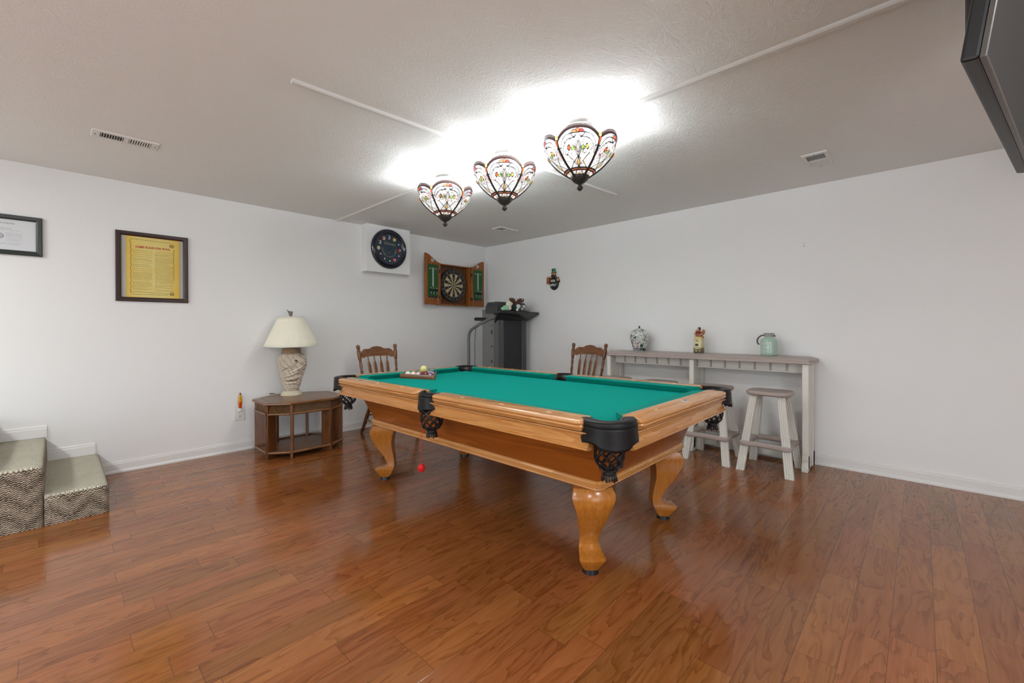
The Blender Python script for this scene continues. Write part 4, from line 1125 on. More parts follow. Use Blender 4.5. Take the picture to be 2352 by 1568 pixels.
# ------------------------------------------------------------------ spindle-back chairs
def turned(mb, p0, p1, prof_, seg=14):
    p0, p1 = Vector(p0), Vector(p1); L = (p1-p0).length; q = Vector((0, 0, 1)).rotation_difference(p1-p0)
    mb.lathe([(r_, t*L) for r_, t in prof_], seg, M=Matrix.Translation(p0) @ q.to_matrix().to_4x4()); return mb
POSTP = [(0, 0), (.013, 0), (.014, .10), (.018, .30), (.012, .42), (.017, .435), (.017, .45), (.011, .46), (.012, .47), (.018, .485), (.012, .50), (.0125, .52), (.016, .60), (.013, .68), (.019, .695), (.013, .71), (.018, .72), (.0205, .74), (.0215, .84), (.019, .89), (.0135, .90), (.013, .91), (.019, .92), (.021, .945), (.0225, .965), (.019, .985), (.010, .998), (0, 1.)]
LEGP = [(0, 0), (.012, 0), (.017, .03), (.021, .08), (.021, .12), (.015, .17), (.014, .19), (.020, .20), (.020, .215), (.015, .225), (.020, .30), (.023, .50), (.019, .72), (.024, .76), (.017, .80), (.018, 1.), (0, 1.)]
def build_chair():
    t = thing('spindle_back_chair', '', 'chair')
    # seat: x half .225, front at -y
    def seat(s, z):
        P = []
        for k in range(36):
            a = 2*pi*k/36; ca, sa = cos(a), sin(a)
            ex = .62
            x = abs(ca)**ex*(1 if ca > 0 else -1); y = abs(sa)**ex*(1 if sa > 0 else -1)
            wd = .232 - .022*(y+1)/2
            P.append((x*wd*s, -.235+y*.222*s, z))
        return P
    MB().loft([seat(.93, .412), seat(.99, .420), seat(1., .432), seat(.985, .444), seat(.94, .449), seat(.7, .441), seat(.3, .437)]).build('seat', M_walnx, t, smooth=40)
    bx0, bx1 = .195, .228; yb0, yb1 = -.045, .085
    for sx in (-1, 1):
        mb = MB(); turned(mb, (sx*bx0, yb0, .44), (sx*bx1, yb1, 1.012), POSTP); mb.build('back_post', M_walnut, t, smooth=50)
        for y, yf in ((-.40, -.455), (-.085, .165)):
            mb = MB(); turned(mb, (sx*.215 if y < -.2 else sx*.150, yf, 0), (sx*.165 if y < -.2 else sx*.135, y, .415), LEGP); mb.build('leg', M_walnut, t, smooth=50)
    def back_at(z): return yb0+(yb1-yb0)*(z-.44)/(1.012-.44)
    # crest rail, scalloped, bowed to the back
    top = [(-.205, .905), (-.19, .935), (-.165, .958), (-.14, .966), (-.115, .962), (-.085, .965), (-.05, .985), (0, .992)]
    top = top+[(-x, z) for x, z in top[-2::-1]]
    bot = [(-.205, .875), (-.17, .862), (-.145, .876), (-.1, .879), (0, .880)]; bot = bot+[(-x, z) for x, z in bot[-2::-1]]
    def interp(P, x):
        for (x0, z0), (x1, z1) in zip(P, P[1:]):
            if x0 <= x <= x1: return z0+(z1-z0)*(x-x0)/(x1-x0)
    F_, Bk = [], []
    n = 40
    lay = []
    for k in range(n+1):
        x = -.205+.41*k/n; zt, zb = interp(top, x), interp(bot, x); bow = .022*(1-(x/.205)**2)
        lay.append([(x, back_at(zb)+bow-.009, zb), (x, back_at(zt)+bow-.009, zt), (x, back_at(zt)+bow+.009, zt), (x, back_at(zb)+bow+.009, zb)])
    MB().loft(lay).build('crest_rail', M_walnx, t, smooth=30)
    for k in range(4):
        x1 = -.117+.078*k; x0 = x1*.80; bow = .022*(1-(x1/.205)**2)
        def P(s): 
            z = .44+(.885-.44)*s; return Vector((x0+(x1-x0)*s, back_at(z)+bow*s, z))
        mb = MB(); prof_s = [(0, .010, .007), (.1, .011, .007), (.3, .019, .005), (.55, .022, .005), (.78, .019, .005), (.84, .013, .006), (.88, .0075, .006), (1, .007, .006)]
        lay = []
        for s, hw, hd in prof_s:
            c = P(s); lay.append([c+Vector((hw*cos(a), hd*sin(a), 0)) for a in [2*pi*q/12 for q in range(12)]])
        mb.loft(lay); mb.build('slat', M_walnut, t, smooth=60)
    SP = [(0, 0), (.008, 0), (.009, .2), (.015, .45), (.018, .5), (.015, .55), (.009, .8), (.008, 1), (0, 1)]
    def leg_pt(sx, fr, z):
        s = z/.415
        a, b = (Vector((sx*.215, -.455, 0)), Vector((sx*.165, -.40, .415))) if fr else (Vector((sx*.150, .165, 0)), Vector((sx*.135, -.085, .415)))
        return a+(b-a)*s
    for sx in (-1, 1):
        mb = MB(); turned(mb, leg_pt(sx, True, .17), leg_pt(sx, False, .17), SP); mb.build('stretcher', M_walnut, t, smooth=50)
    mb = MB(); turned(mb, leg_pt(-1, True, .25), leg_pt(1, True, .25), SP); mb.build('stretcher', M_walnut, t, smooth=50)
    mb = MB(); turned(mb, leg_pt(-1, False, .22), leg_pt(1, False, .22), SP); mb.build('stretcher', M_walnut, t, smooth=50)
    return t
ch = build_chair()
ch.location = (.385, -2.02, 0); ch.rotation_euler = (0, 0, pi/2-radians(3)); ch['label'] = 'dark wooden spindle back chair against the left wall, behind the racked balls'
ch['group'] = 'spindle back chairs along the walls'
c2 = copy_tree(ch); c2.location = (2.003, -.275, 0); c2.rotation_euler = (0, 0, 0); c2['label'] = 'dark wooden spindle back chair by the right wall at left end of bar counter'

# ------------------------------------------------------------------ bar counter
BA = thing('bar_counter', 'long narrow taupe topped bar counter with cream legs along right wall', 'bar counter', (3.277, -.18, 0))
def tpoly(x0, x1, y0, y1, c, z): return [(x0+c, y0, z), (x1-c, y0, z), (x1, y0+c, z), (x1, y1-c, z), (x1-c, y1, z), (x0+c, y1, z), (x0, y1-c, z), (x0, y0+c, z)]
X0, X1, Y0, Y1 = -.968, .962, -.165, .148
def TP(o, z): return tpoly(X0+o, X1-o, Y0+o, Y1-o, .028, z)
MB().loft([TP(.01, .890), TP(.0, .893), TP(0, .905), TP(.004, .908), TP(.006, .914), TP(.001, .917), TP(.001, .924), TP(.045, .941), TP(.05, .942)]).build('counter_top', M_taupe, BA, smooth=15)
for x in (-.942, -.027, .902):
    lg = bpy.data.objects.new('leg', None); COL.objects.link(lg); lg.parent = BA
    MB().b2((x-.023, -.135, .02), (x+.023, -.085, .889)).build('post', M_cream, lg, smooth=0, bevel=.006)
    mb = MB(); mb.b2((x-.016, -.09, .10), (x+.016, .10, .889)); mb.build('panel', M_cream, lg, smooth=0, bevel=.003)
    mb = MB(); mb.b2((x-.020, -.06, .06), (x+.020, .06, .70)); mb.build('raised_panel', M_cream, lg, smooth=0, bevel=.005)
    mb = MB(); mb.b2((x-.023, .085, 0), (x+.023, .150, .889)); mb.build('rear_post', M_cream, lg, smooth=0, bevel=.005)
    foot = [(-.165, 0), (-.165, .03), (-.150, .05), (-.139, .075), (-.142, .10), (-.138, .13), (-.09, .13), (-.05, .05), (.05, .05), (.09, .13), (.15, .13), (.15, 0), (.08, 0), (.06, .02), (-.06, .02), (-.08, 0)]
    MB().loft([[(x-.023, y, z) for y, z in foot], [(x+.023, y, z) for y, z in foot]]).build('foot', M_cream, lg, smooth=0, bevel=.004)
for xa, xb in ((-.92, -.05), (-.004, .88)):
    mb = MB(); mb.b2((xa, -.025, .812), (xb, -.010, .889)); mb.b2((xa, -.045, .806), (xb, -.005, .814)); ap = mb.build('apron', M_cream, BA, smooth=0)
    for k in range(6):
        xx = xa+(xb-xa)*(k+1)/7
        MB().b2((xx-.006, -.037, .815), (xx+.006, -.024, .888)).build('apron_rib', M_taupe, ap, smooth=0)
    mb = MB(); mb.b2((xa-.02, .085, .03), (xb+.02, .115, .115)); mb.b2((xa-.02, .078, .112), (xb+.02, .12, .122)); br = mb.build('bottom_rail', M_cream, BA, smooth=0, bevel=.002)
    mb = MB()
    for k in range(3):
        xx = xa+(xb-xa)*(k+.5)/3; mb.b2((xx-.003, .0835, .045), (xx+.003, .086, .095)); mb.b2((xx-.003, .0835, .09), (xx+.018, .086, .095))
    mb.build('moulded_slot', M_char, br, smooth=0)

# ------------------------------------------------------------------ bar stools
def build_stool():
    t = thing('bar_stool', '', 'bar stool')
    def sup(hx, hy, z, ex=.55):
        P = []
        for k in range(40):
            a = 2*pi*k/40; ca, sa = cos(a), sin(a)
            P.append((abs(ca)**ex*(1 if ca > 0 else -1)*hx, abs(sa)**ex*(1 if sa > 0 else -1)*hy, z))
        return P
    MB().loft([sup(.145, .125, .626), sup(.160, .140, .629), sup(.168, .148, .638), sup(.168, .148, .652), sup(.160, .140, .661), sup(.145, .126, .663), sup(.06, .05, .662)]).build('seat', M_taupe, t, smooth=40)
    ztop = .628
    for sx in (-1, 1):
        for sy in (-1, 1):
            a = Vector((sx*.178, sy*.190, 0)); b = Vector((sx*.100, sy*.085, ztop))
            lay = []
            # fluted board section: wide in x, grooves on the front and back
            n = 4; w_, d_ = .030, .020
            sec = []
            for k in range(n*4+1):
                q = -1+2*k/(n*4); sec.append((q*w_, -d_+.006*(1-abs(sin(q*pi*n/2)))**2))
            sec2 = [(x, -y) for x, y in sec[::-1]]
            S = sec+sec2
            for s_, k_ in ((0, 1.05), (1, .92)):
                c = a+(b-a)*s_; lay.append([(c.x+x*k_, c.y+y*k_, c.z) for x, y in S])
            MB().loft(lay).build('leg', M_cream, t, smooth=0)
    # foot ring: wavy band hugging the legs
    zc = .225
    def leg_xy(z): s = z/ztop; return .178+(.100-.178)*s, .190+(.085-.190)*s
    lx, ly = leg_xy(zc)
    def outline(o, z):
        P = []; n = 72
        for k in range(n):
            a = 2*pi*k/n; ca, sa = cos(a), sin(a); ex = .42
            x = abs(ca)**ex*(1 if ca > 0 else -1); y = abs(sa)**ex*(1 if sa > 0 else -1)
            wv = .010*cos(4*a+pi)*-1
            corner = abs(sin(2*a))
            dd = o + (.020*corner**2 - .012*(1-corner)**2 if o > 0 else .016*corner**3)
            P.append((x*(lx+dd), y*(ly+dd), z))
        return P
    MB().grid([outline(.032, zc-.018), outline(.041, zc-.010), outline(.041, zc+.010), outline(.032, zc+.018), outline(-.020, zc+.018), outline(-.030, zc+.008), outline(-.030, zc-.010), outline(-.020, zc-.018), outline(.032, zc-.018)], closed=True).build('foot_ring', M_taupe, t, smooth=40)
    return t
sto = build_stool()
for i, (x, lb) in enumerate(((3.945, 'rightmost taupe and cream bar stool, fully visible, at right end of bar counter'), (3.478, 'taupe and cream bar stool partly hidden behind the corner pocket of pool table'), (2.965, 'bar stool showing only its seat, third from the right along the bar counter'), (2.465, 'leftmost bar stool, only its seat edge seen above the far pool table rail'))):
    o = sto if i == 0 else copy_tree(sto)
    o.location = (x, -.415, 0); o['label'] = lb; o['group'] = 'bar stools along the counter'

# ------------------------------------------------------------------ things on the bar
ZBAR = .9425
def jar_mat():
    m, nt, b = new_mat('painted_porcelain'); co = objco(nt); sp = nd(nt, 'ShaderNodeSeparateXYZ'); nt.links.new(co, sp.inputs[0])
    base = rgb(214, 220, 212)
    n1 = noise(nt, co, 34, 2, .5, .6); n2 = noise(nt, co, 19, 2, .5, .3); n3 = noise(nt, co, 26, 2, .5, 1.2)
    c = mixc(nt, math_n(nt, 'GREATER_THAN', n2, .575), base, rgb(208, 176, 176))
    c = mixc(nt, math_n(nt, 'GREATER_THAN', n3, .60), c, rgb(34, 70, 62))
    ln = math_n(nt, 'LESS_THAN', math_n(nt, 'ABSOLUTE', math_n(nt, 'SUBTRACT', n1, .5)), .022)
    c = mixc(nt, ln, c, rgb(80, 82, 86))
    an = math_n(nt, 'ARCTAN2', sp.outputs[1], sp.outputs[0])
    st_ = math_n(nt, 'GREATER_THAN', math_n(nt, 'SINE', math_n(nt, 'MULTIPLY', an, 26.)), -.2)
    band = math_n(nt, 'LESS_THAN', sp.outputs[2], .034)
    c = mixc(nt, math_n(nt, 'MULTIPLY', st_, band), c, rgb(28, 66, 82))
    nt.links.new(c, b.inputs['Base Color']); b.inputs['Roughness'].default_value = .12; b.inputs['Coat Weight'].default_value = .5
    return m
J = thing('ginger_jar', 'round lidded porcelain jar with green and pink flowers on bar counter', 'jar', (2.635, -.175, ZBAR))
jm = jar_mat()
MB().lathe([(0, 0), (.062, 0), (.064, .006), (.074, .045), (.090, .095), (.101, .14), (.1045, .168), (.100, .190), (.088, .207), (.070, .216), (.066, .217), (0, .217)], 48).build('body', jm, J, smooth=50)
MB().lathe([(.068, .217), (.069, .221), (.060, .230), (.035, .240), (.012, .245), (.010, .248), (0, .248)], 40).build('lid', jm, J, smooth=50)
MB().lathe([(0, .247), (.009, .248), (.0115, .255), (.0085, .265), (.003, .273), (0, .274)], 18).build('knob', plain('teal_glaze', rgb(24, 56, 70), .15), J, smooth=60)

AB = thing('angel_bottle', 'painted decorative bottle topped with an angel bust, middle of bar counter', 'figurine', (3.27, -.17, ZBAR))
def bottle_mat():
    m, nt, b = new_mat('painted_landscape_bottle'); co = objco(nt); sp = nd(nt, 'ShaderNodeSeparateXYZ'); nt.links.new(co, sp.inputs[0])
    z = math_n(nt, 'ADD', math_n(nt, 'MULTIPLY', sp.outputs[2], 5.8), math_n(nt, 'MULTIPLY', math_n(nt, 'SUBTRACT', noise(nt, co, 30, 3), .5), .18))
    c = ramp(nt, z, [(0, rgb(70, 50, 26)), (.12, rgb(92, 84, 44)), (.24, rgb(120, 104, 52)), (.34, rgb(208, 196, 146)), (.6, rgb(218, 209, 166)), (.86, rgb(206, 190, 134)), (.97, rgb(170, 120, 50))])
    nt.links.new(c, b.inputs['Base Color']); b.inputs['Roughness'].default_value = .35; return m
def sqr(hx, hy, c, z, n=3): return rrect(hx, hy, c, z, n)
MB().loft([sqr(.036, .036, .012, 0), sqr(.042, .042, .014, .004), sqr(.042, .042, .014, .012), sqr(.041, .041, .016, .14), sqr(.036, .036, .02, .158), sqr(.026, .026, .02, .170), sqr(.024, .024, .02, .178)]).build('bottle', bottle_mat(), AB, smooth=40)
rz_ = radians(38)
def bt(x, z, w_, h_): 
    M_ = Matrix.Rotation(radians(8), 4, 'Z'); return [M_ @ Vector((x+w_*sx, -.0425, z+h_*sz)) for sx, sz in ((-.5, -.5), (.5, -.5), (.5, .5), (-.5, .5))]
mb = MB(); g_ = random.Random(2)
for z, xa, xb in ((.131, -.018, .012), (.122, -.014, .01), (.113, -.02, .016)):
    x = xa
    while x < xb:
        mb.b2((x, -.0418, z-.003), (x+.004, -.0405, z+.003)); x += .006
mb.build('bottle_print', plain('brown_bottle_print', rgb(110, 84, 60), .6), AB, smooth=0)
MB().b2((-.020, -.0432, .072), (.008, -.0405, .092)).build('painted_roof', plain('dark_barn_roof', rgb(60, 40, 38), .6), AB, smooth=0)
MB().b2((-.024, -.0431, .040), (.010, -.0405, .072)).build('painted_barn', plain('pale_barn_wall', rgb(186, 190, 156), .6), AB, smooth=0)
mb = MB(); mb.sphere((-.012, -.0425, .022), .0075, 10, 8, (1.1, .3, .9)); mb.sphere((.02, -.0425, .020), .004, 8, 6, (1, .3, 1)); mb.build('painted_sheep', plain('cream_daub', rgb(214, 202, 160), .6), AB, smooth=180)
M_drs = plain('dark_red_dress', rgb(110, 32, 30), .5, var=.2); M_wing = plain('golden_brown_wing', rgb(166, 106, 58), .5, var=.25, bscale=200, bmp=.3)
MB().lathe([(0, .168), (.030, .168), (.036, .178), (.034, .19), (.026, .203), (.020, .212), (.014, .218), (0, .22)], 24, M=Matrix.Diagonal((1, .75, 1, 1))).build('bodice', M_drs, AB, smooth=60)
MB().lathe([(0, .212), (.007, .212), (.006, .225), (0, .227)], 12).sphere((-.004, -.004, .237), .0135, 16, 12, (.9, .95, 1.12)).build('head', M_skin, AB, smooth=180)
MB().sphere((.002, .003, .241), .0150, 16, 12, (1, 1, 1.05)).sphere((.008, .006, .231), .009, 12, 8).build('hair', plain('dark_brown_hair', rgb(46, 32, 24), .6), AB, smooth=180)
mb = MB(); mb.sphere((.036, .014, .205), .021, 16, 12, (.85, .35, 1.35), Matrix.Rotation(radians(15), 3, 'Y')); mb.build('wing', M_wing, AB, smooth=180)
mb = MB(); mb.sphere((-.026, .014, .208), .017, 16, 12, (.7, .35, 1.3), Matrix.Rotation(radians(-15), 3, 'Y')); mb.build('wing', M_wing, AB, smooth=180)
mb = MB(); mb.tube([(-.030, 0, .200), (-.036, -.012, .185), (-.022, -.028, .178), (-.002, -.034, .180)], [.010, .009, .007, .005], 10); mb.build('arm', M_skin, AB, smooth=60)
mb = MB(); mb.tube([(.028, -.002, .198), (.034, -.014, .184), (.018, -.030, .178), (.002, -.034, .180)], [.010, .009, .007, .005], 10); mb.build('arm', M_skin, AB, smooth=60)
mb = MB(); mb.tube([(.024, -.01, .172), (.040, -.006, .160), (.052, -.004, .154)], [.006, .007, .003], 8); mb.build('sash', M_wing, AB, smooth=60)

SJ = thing('glass_jug', 'pale green glass jug lettered SURF SUN SAND with rope handle, right end of bar', 'jug', (3.885, -.175, ZBAR))
MB().lathe([(0, 0), (.058, 0), (.065, .006), (.067, .02), (.067, .125), (.064, .140), (.054, .154), (.040, .162), (.036, .166), (.036, .171), (0, .171)], 48).build('body', plain('mint_green_glass', rgb(168, 196, 178), .12, coat=.6), SJ, smooth=50)
MB().lathe([(.0365, .166), (.0375, .172), (.037, .188), (.044, .200), (.042, .2015), (.034, .190), (.034, .172), (0, .171)], 40).build('neck', plain('grey_clear_glass', rgb(160, 166, 160), .1, coat=.5), SJ, smooth=50)
mb = MB(); mb.tube([(-.036, -.010, .182), (-.058, -.016, .178), (-.080, -.020, .160), (-.090, -.022, .132), (-.086, -.022, .112), (-.074, -.020, .096)], .0065, 10); mb.tube([(.036, .008, .184), (.046, .012, .170)], .006, 8)
mb.build('rope_handle', plain('brown_rope', rgb(92, 82, 72), .8, bmp=.6, bscale=160), SJ, smooth=60)
M_frost = plain('white_lettering', rgb(222, 232, 226), .4)
aj = atan2(-4.562+.175, 4.872-3.885)-radians(24)
def jug_text(s, z, size):
    n = len(s); step = .0205/.068*(size/.030)*.95
    for i, chh in enumerate(s):
        a = aj+(i-(n-1)/2)*step
        M_ = Matrix.Translation((.0680*cos(a), .0680*sin(a), z)) @ Matrix.Rotation(a+pi/2, 4, 'Z') @ FRONT
        text('lettering', chh, size, M_frost, SJ, M_, ext=.0014, sx=.85, bold=.0004)
jug_text('SURF', .108, .036); jug_text('SUN', .072, .036); jug_text('SAND', .037, .036)

# ------------------------------------------------------------------ folded treadmill in the corner (front faces +x)
TM = thing('treadmill', 'folded upright dark grey treadmill with handrail in the room corner', 'treadmill', (.95, -.42, 0), pi/2)
# local: x -> world y, -y -> world +x ; deck front face at y = 0
def tx(wx): return -(wx-.95)
mb = MB(); mb.b2((-.162, .004, .12), (.183, .06, 1.36)); mb.build('running_belt', M_belt, TM, smooth=0)
text('belt_mark', 'A', .05, plain('belt_mark_black', rgb(16, 16, 18), .5), TM, at_front(.03, .0035, 1.06), ext=.0006).name = 'belt_mark'
for xa, xb in ((-.272, -.168), (.189, .272)):
    mb = MB(); n = 5; ww = (xb-xa)/n
    prof_ = []
    for k in range(n):
        x = xa+ww*k; prof_ += [(x+.002, .004), (x+.004, -.008), (x+ww-.004, -.008), (x+ww-.002, .004)]
    P = [(xa, .07)]+prof_+[(xb, .07)]
    mb.loft([[(x, y, .06) for x, y in P], [(x, y, 1.37) for x, y in P]]); mb.build('deck_rail', M_char, TM, smooth=0)
mb = MB(); mb.b2((-.272, .072, .05), (-.236, .290, 1.44)); mb.build('side_frame', M_charl, TM, smooth=0, bevel=.004)
mb = MB(); mb.b2((.236, .072, .05), (.272, .290, 1.44)); mb.build('side_frame', M_charl, TM, smooth=0, bevel=.004)
mb = MB()
for z, hh in ((.75, .03), (.95, .02), (1.12, .05), (1.22, .012)): mb.b2((-.2745, .095, z), (-.271, .118, z+hh))
mb.build('side_hole', M_black, TM, smooth=0)
mb = MB(); mb.b2((-.235, .075, .12), (.235, .28, 1.40)); mb.build('deck_body', M_black, TM, smooth=0)
cap_ = [(-.285, 1.385), (-.285, 1.470), (-.245, 1.535), (.235, 1.535), (.275, 1.500), (.290, 1.455), (.290, 1.385)]
mb = MB(); mb.loft([[(x, -.002, z) for x, z in cap_], [(x, .215, z) for x, z in cap_]]); mb.build('end_cap', plain('dark_cap_plastic', rgb(60, 61, 60), .45), TM, smooth=0, bevel=.006)
MB().lathe([(0, 1.53), (.012, 1.53), (.012, 1.543), (0, 1.545)], 12, c=(-.2, .1, 0)).build('cap_knob', M_black, TM)
# console tray: back edge low, front edge higher, wider in front
tr = [(-.270, .06, 1.285), (.270, .06, 1.285), (.330, -.02, 1.335), (.395, -.10, 1.395), (.385, -.135, 1.405), (.10, -.205, 1.408), (-.12, -.205, 1.408), (-.372, -.15, 1.412), (-.385, -.12, 1.405), (-.330, -.02, 1.345)]
mb = MB(); mb.loft([[(x*.985, y, z-.030) for x, y, z in tr], [(x, y, z-.022) for x, y, z in tr], [(x, y, z-.002) for x, y, z in tr], [(x*.985, y+.005, z+.004) for x, y, z in tr]]); mb.build('console_tray', M_black, TM, smooth=0)
mb = MB(); mb.b2((.16, -.10, 1.345), (.30, .0, 1.349)); mb.cyl((.05, -.12, 1.352), (.05, -.12, 1.365), .012, None, 12); mb.build('tray_panel', M_char, TM, smooth=0).rotation_euler = (0, 0, 0)
for sx in (-1, 1):
    x = sx*.275
    pts = [(x, tx(.39), .03), (x, tx(.39), 1.05), (x, tx(.395), 1.10), (x, tx(.415), 1.145), (x, tx(.455), 1.180), (x, tx(.60), 1.245), (x, tx(.80), 1.315), (x*1.08, tx(.94), 1.345)]
    MB().tube(pts, .021, 14).build('handrail', M_charl, TM, smooth=60)
    MB().cyl((x-sx*.01, tx(.52), 1.318), (x-sx*.01, tx(.74), 1.312), .023, None, 14).build('grip', M_black, TM, smooth=60)
    mb = MB(); mb.b2((x-.03, tx(1.20), 0), (x+.03, tx(.32), .06)); mb.build('base_rail', M_charl, TM, smooth=0, bevel=.008)
mb = MB(); mb.b2((-.27, tx(.62), .0), (.27, tx(.34), .16)); mb.build('motor_hood', M_black, TM, smooth=0, bevel=.02, bseg=3)
mb = MB(); mb.tube([(-.24, tx(.50), 1.225), (-.235, tx(.47), 1.0), (-.24, tx(.48), .8), (-.23, tx(.46), .62), (-.22, tx(.46), .17)], .004, 6); mb.build('cable', M_black, TM, smooth=60)

# stuffed toys on the tray (tray top ~1.41 in front)
def wpt(lx, ly, z): return (.95-ly, -.42+lx, z)
M_pg, M_pc = plain('mint_plush', rgb(150, 196, 160), .95, bmp=.5, bscale=300), plain('cream_plush', rgb(214, 214, 190), .95, bmp=.5, bscale=300)
M_pdg, M_pb, M_pw = plain('dark_green_plush', rgb(24, 46, 42), .95, bmp=.5, bscale=300), plain('brown_plush', rgb(92, 58, 46), .95, bmp=.5, bscale=300), plain('white_plush', rgb(214, 216, 214), .95, bmp=.5, bscale=300)
ZTR = 1.412
a_ = thing('plush_toy', 'mint green and cream plush toy at the left end of the treadmill tray', 'plush toy', wpt(-.26, -.135, ZTR), pi/2)
MB().sphere((0, 0, .036), .045, 18, 12, (1.1, .8, .8)).sphere((-.045, 0, .026), .032, 14, 10, (1.1, .8, .75)).build('body', M_pg, a_, smooth=180)
MB().sphere((.052, -.005, .085), .042, 18, 12, (1, .9, 1)).sphere((.048, -.01, .035), .034, 14, 10, (1.1, .9, .9)).build('head', M_pc, a_, smooth=180)
MB().sphere((.086, -.02, .092), .017, 12, 8).sphere((.048, -.048, .09), .005, 8, 6).build('muzzle', M_pw, a_, smooth=180)
a_ = thing('plush_moose', 'brown antlered plush moose in dark green, middle of the treadmill tray', 'plush toy', wpt(-.075, -.13, ZTR), pi/2)
MB().sphere((-.02, 0, .040), .044, 18, 12, (1.1, .8, .9)).build('body', M_pdg, a_, smooth=180)
MB().sphere((.045, .03, .092), .040, 18, 12, (.95, .85, 1.1)).sphere((.05, -.005, .080), .026, 14, 10, (1.1, .9, .9)).build('head', M_pb, a_, smooth=180)
def antler(x0, sg, s=1.):
    mb = MB(); mb.tube([(x0, .03, .112), (x0+sg*.02*s, .03, .126), (x0+sg*.06*s, .03, .134), (x0+sg*.085*s, .03, .138)], [.012, .018, .018, .010], 10)
    for k, (dx, dz) in enumerate(((.008, .160), (.036, .172), (.064, .174), (.100, .166))): mb.tube([(x0+sg*(.012+.022*k)*s, .03, .128), (x0+sg*dx*s, .03, dz)], [.013, .0095], 8)
    return mb.build('antler', M_pb, a_, smooth=60)
antler(.022, -1, 1.0); antler(.066, 1, 1.25)
MB().sphere((.015, -.035, .060), .030, 14, 10).sphere((-.005, -.035, .018), .020, 12, 8).build('scarf', M_pw, a_, smooth=180)
a_ = thing('plush_toy', 'grey and white plush bundle at the right of the plush moose on tray', 'plush toy', wpt(.085, -.12, ZTR), pi/2)
MB().sphere((-.035, 0, .045), .043, 18, 12, (1, .9, 1)).build('head', plain('grey_plush', rgb(110, 118, 116), .95, bmp=.5, bscale=300), a_, smooth=180)
MB().sphere((-.025, -.03, .062), .022, 12, 8).sphere((-.055, -.028, .03), .016, 12, 8).build('muzzle', M_pw, a_, smooth=180)
def zebra():
    m, nt, b = new_mat('striped_plush'); wv = nd(nt, 'ShaderNodeTexWave'); nt.links.new(objco(nt), wv.inputs[0]); wv.inputs['Scale'].default_value = 22; wv.inputs['Distortion'].default_value = 5
    nt.links.new(ramp(nt, wv.outputs[1], [(.42, rgb(34, 36, 36)), (.52, rgb(214, 214, 206))]), b.inputs['Base Color']); b.inputs['Roughness'].default_value = .95; return m
MB().sphere((.045, 0, .034), .042, 18, 12, (1.5, .9, .8)).build('body', zebra(), a_, smooth=180)

# ------------------------------------------------------------------ television and speaker at upper right
TV = thing('television', 'dark flat television hanging at the upper right edge of photo', 'television', (4.96, -3.25, 1.75), radians(80)-0)
# local x -> along the screen (away from viewer), screen faces local -y ( = world +x ), leaning forward
TVR = bpy.data.objects.new('panel', None); COL.objects.link(TVR); TVR.parent = TV; TVR.rotation_euler = (radians(8), 0, 0)
WT, HT_ = 1.12, .56
mb = MB(); frame_poly(mb, WT, HT_+.06, .013, .010, WT/2, (HT_+.06)/2-.0, 0); mb.build('bezel', plain('grey_bezel', rgb(84, 80, 74), .35), TVR, smooth=15)
MB().b2((.012, -.0055, .012), (WT-.012, -.002, HT_+.048)).build('screen', plain('dark_screen', rgb(58, 57, 56), .5, spec=.3), TVR, smooth=0)
MB().b2((0, 0, 0), (WT, .03, HT_+.06)).build('back_shell', M_black, TVR, smooth=0, bevel=.006)
mb = MB(); mb.b2((WT/2-.1, .03, .15), (WT/2+.1, .05, .45)); mb.cyl((WT/2, .07, .3), (WT/2, .07, H-1.75-.0), .02, None, 14); mb.b2((WT/2-.08, -.01, H-1.75-.012), (WT/2+.08, .15, H-1.75-.002))
mb.build('ceiling_mount', M_black, TV, smooth=0)
SPK = thing('wall_speaker', 'small black speaker high on right wall at the right edge of photo', 'speaker', (5.385, 0, 2.36))
mb = MB(); mb.lathe([(0, -.085), (.045, -.08), (.062, -.055), (.066, 0), (.066, .05), (.058, .066), (0, .07)], 28, M=Matrix.Translation((.05, -.075, 0)) @ Matrix.Diagonal((1.1, .8, 1, 1))); mb.build('housing', M_black, SPK, smooth=40)
MB().b2((.03, -.03, -.03), (.07, 0, .03)).build('bracket', M_black, SPK, smooth=0)

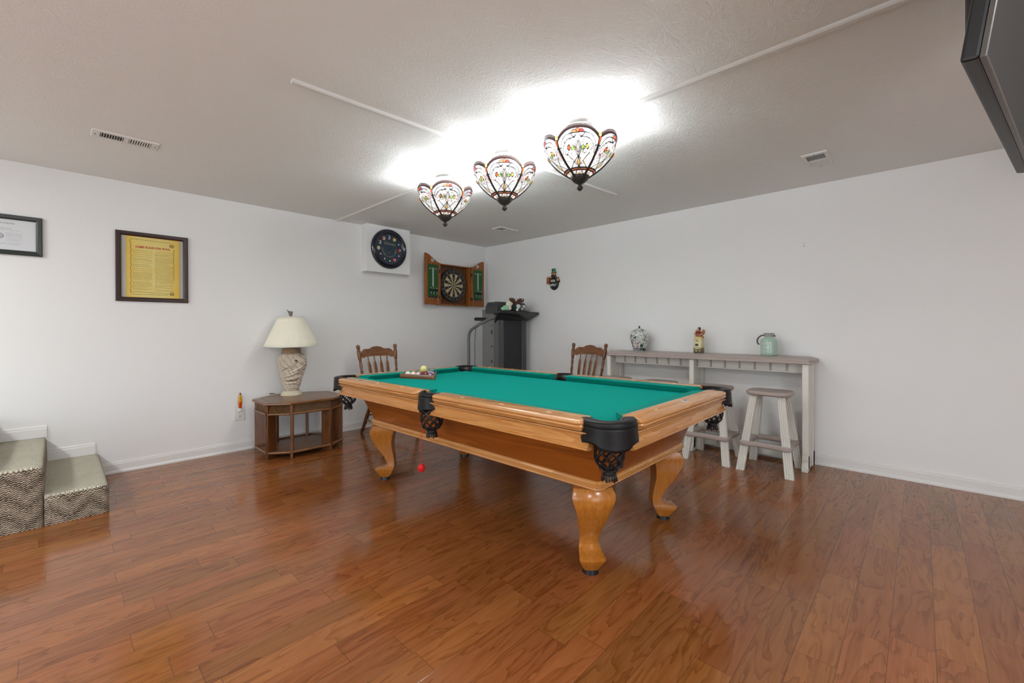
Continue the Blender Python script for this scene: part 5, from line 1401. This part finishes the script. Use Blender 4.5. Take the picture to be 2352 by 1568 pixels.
# ------------------------------------------------------------------ lights
def area(name, loc, size, power, color=(1, 1, 1), rot=(0, 0, 0), sy=None, spread=None):
    l = bpy.data.lights.new(name, 'AREA'); l.energy = power; l.size = size; l.color = color
    if sy: l.shape = 'RECTANGLE'; l.size_y = sy
    if spread: l.spread = spread
    o = bpy.data.objects.new(name, l); COL.objects.link(o); o.location = loc; o.rotation_euler = rot; return o
def point(name, loc, power, color=(1, 1, 1), rad=.03):
    l = bpy.data.lights.new(name, 'POINT'); l.energy = power; l.color = color; l.shadow_soft_size = rad
    o = bpy.data.objects.new(name, l); COL.objects.link(o); o.location = loc; return o
WARM = (1., .97, .92)
for x, y, _ in LPOS:
    point('lamp_bulb', (x, y, H-.017-.112), 37, (.95, .985, 1.03), .08)
# two unseen doors added behind the viewer, each framing a made-up fill light
FILL_TINT = (.82, .95, 1.06)
def fill_door(n, c, rz, w, h, power):
    r_ = bpy.data.objects.new('door_%d' % n, None); COL.objects.link(r_); r_.location = c; r_.rotation_euler = (0, 0, rz); struct(r_)
    frame_poly(MB(), w+.16, h+.16, .08, .03).build('door_frame', M_trim, r_, smooth=15)
    mb = MB(); mb.b2((-.03, -.03, -h/2), (.03, 0, h/2)); mb.build('door_mullion', M_trim, r_, smooth=0)
    l = area('daylight', (0, -.04, 0), w, power, FILL_TINT, (pi/2, 0, 0), h); l.parent = r_
fill_door(1, (3.6, YN, 1.06), pi, 2.6, 2.0, 50)
fill_door(2, (XR, -5.2, 1.06), -pi/2, 2.2, 2.0, 32)
for x, y in ((5.9, -5.6), (3.4, -6.4), (6.2, -3.6)):
    area('ceiling_downlight', (x, y, H-.02), .4, 24, (.94, .98, 1.03))  # extra fill lamps added under the unseen part of the ceiling
area('stair_light', (1.1, -6.3, 2.38), .35, 24, (.95, .985, 1.02))

w_ = bpy.data.worlds.new('world'); SC.world = w_; w_.use_nodes = True
w_.node_tree.nodes['Background'].inputs[0].default_value = (.9, .93, 1, 1); w_.node_tree.nodes['Background'].inputs[1].default_value = .3
SC.view_settings.view_transform = 'Standard'; SC.view_settings.look = 'None'
SC.view_settings.exposure = .5; SC.view_settings.gamma = 1.
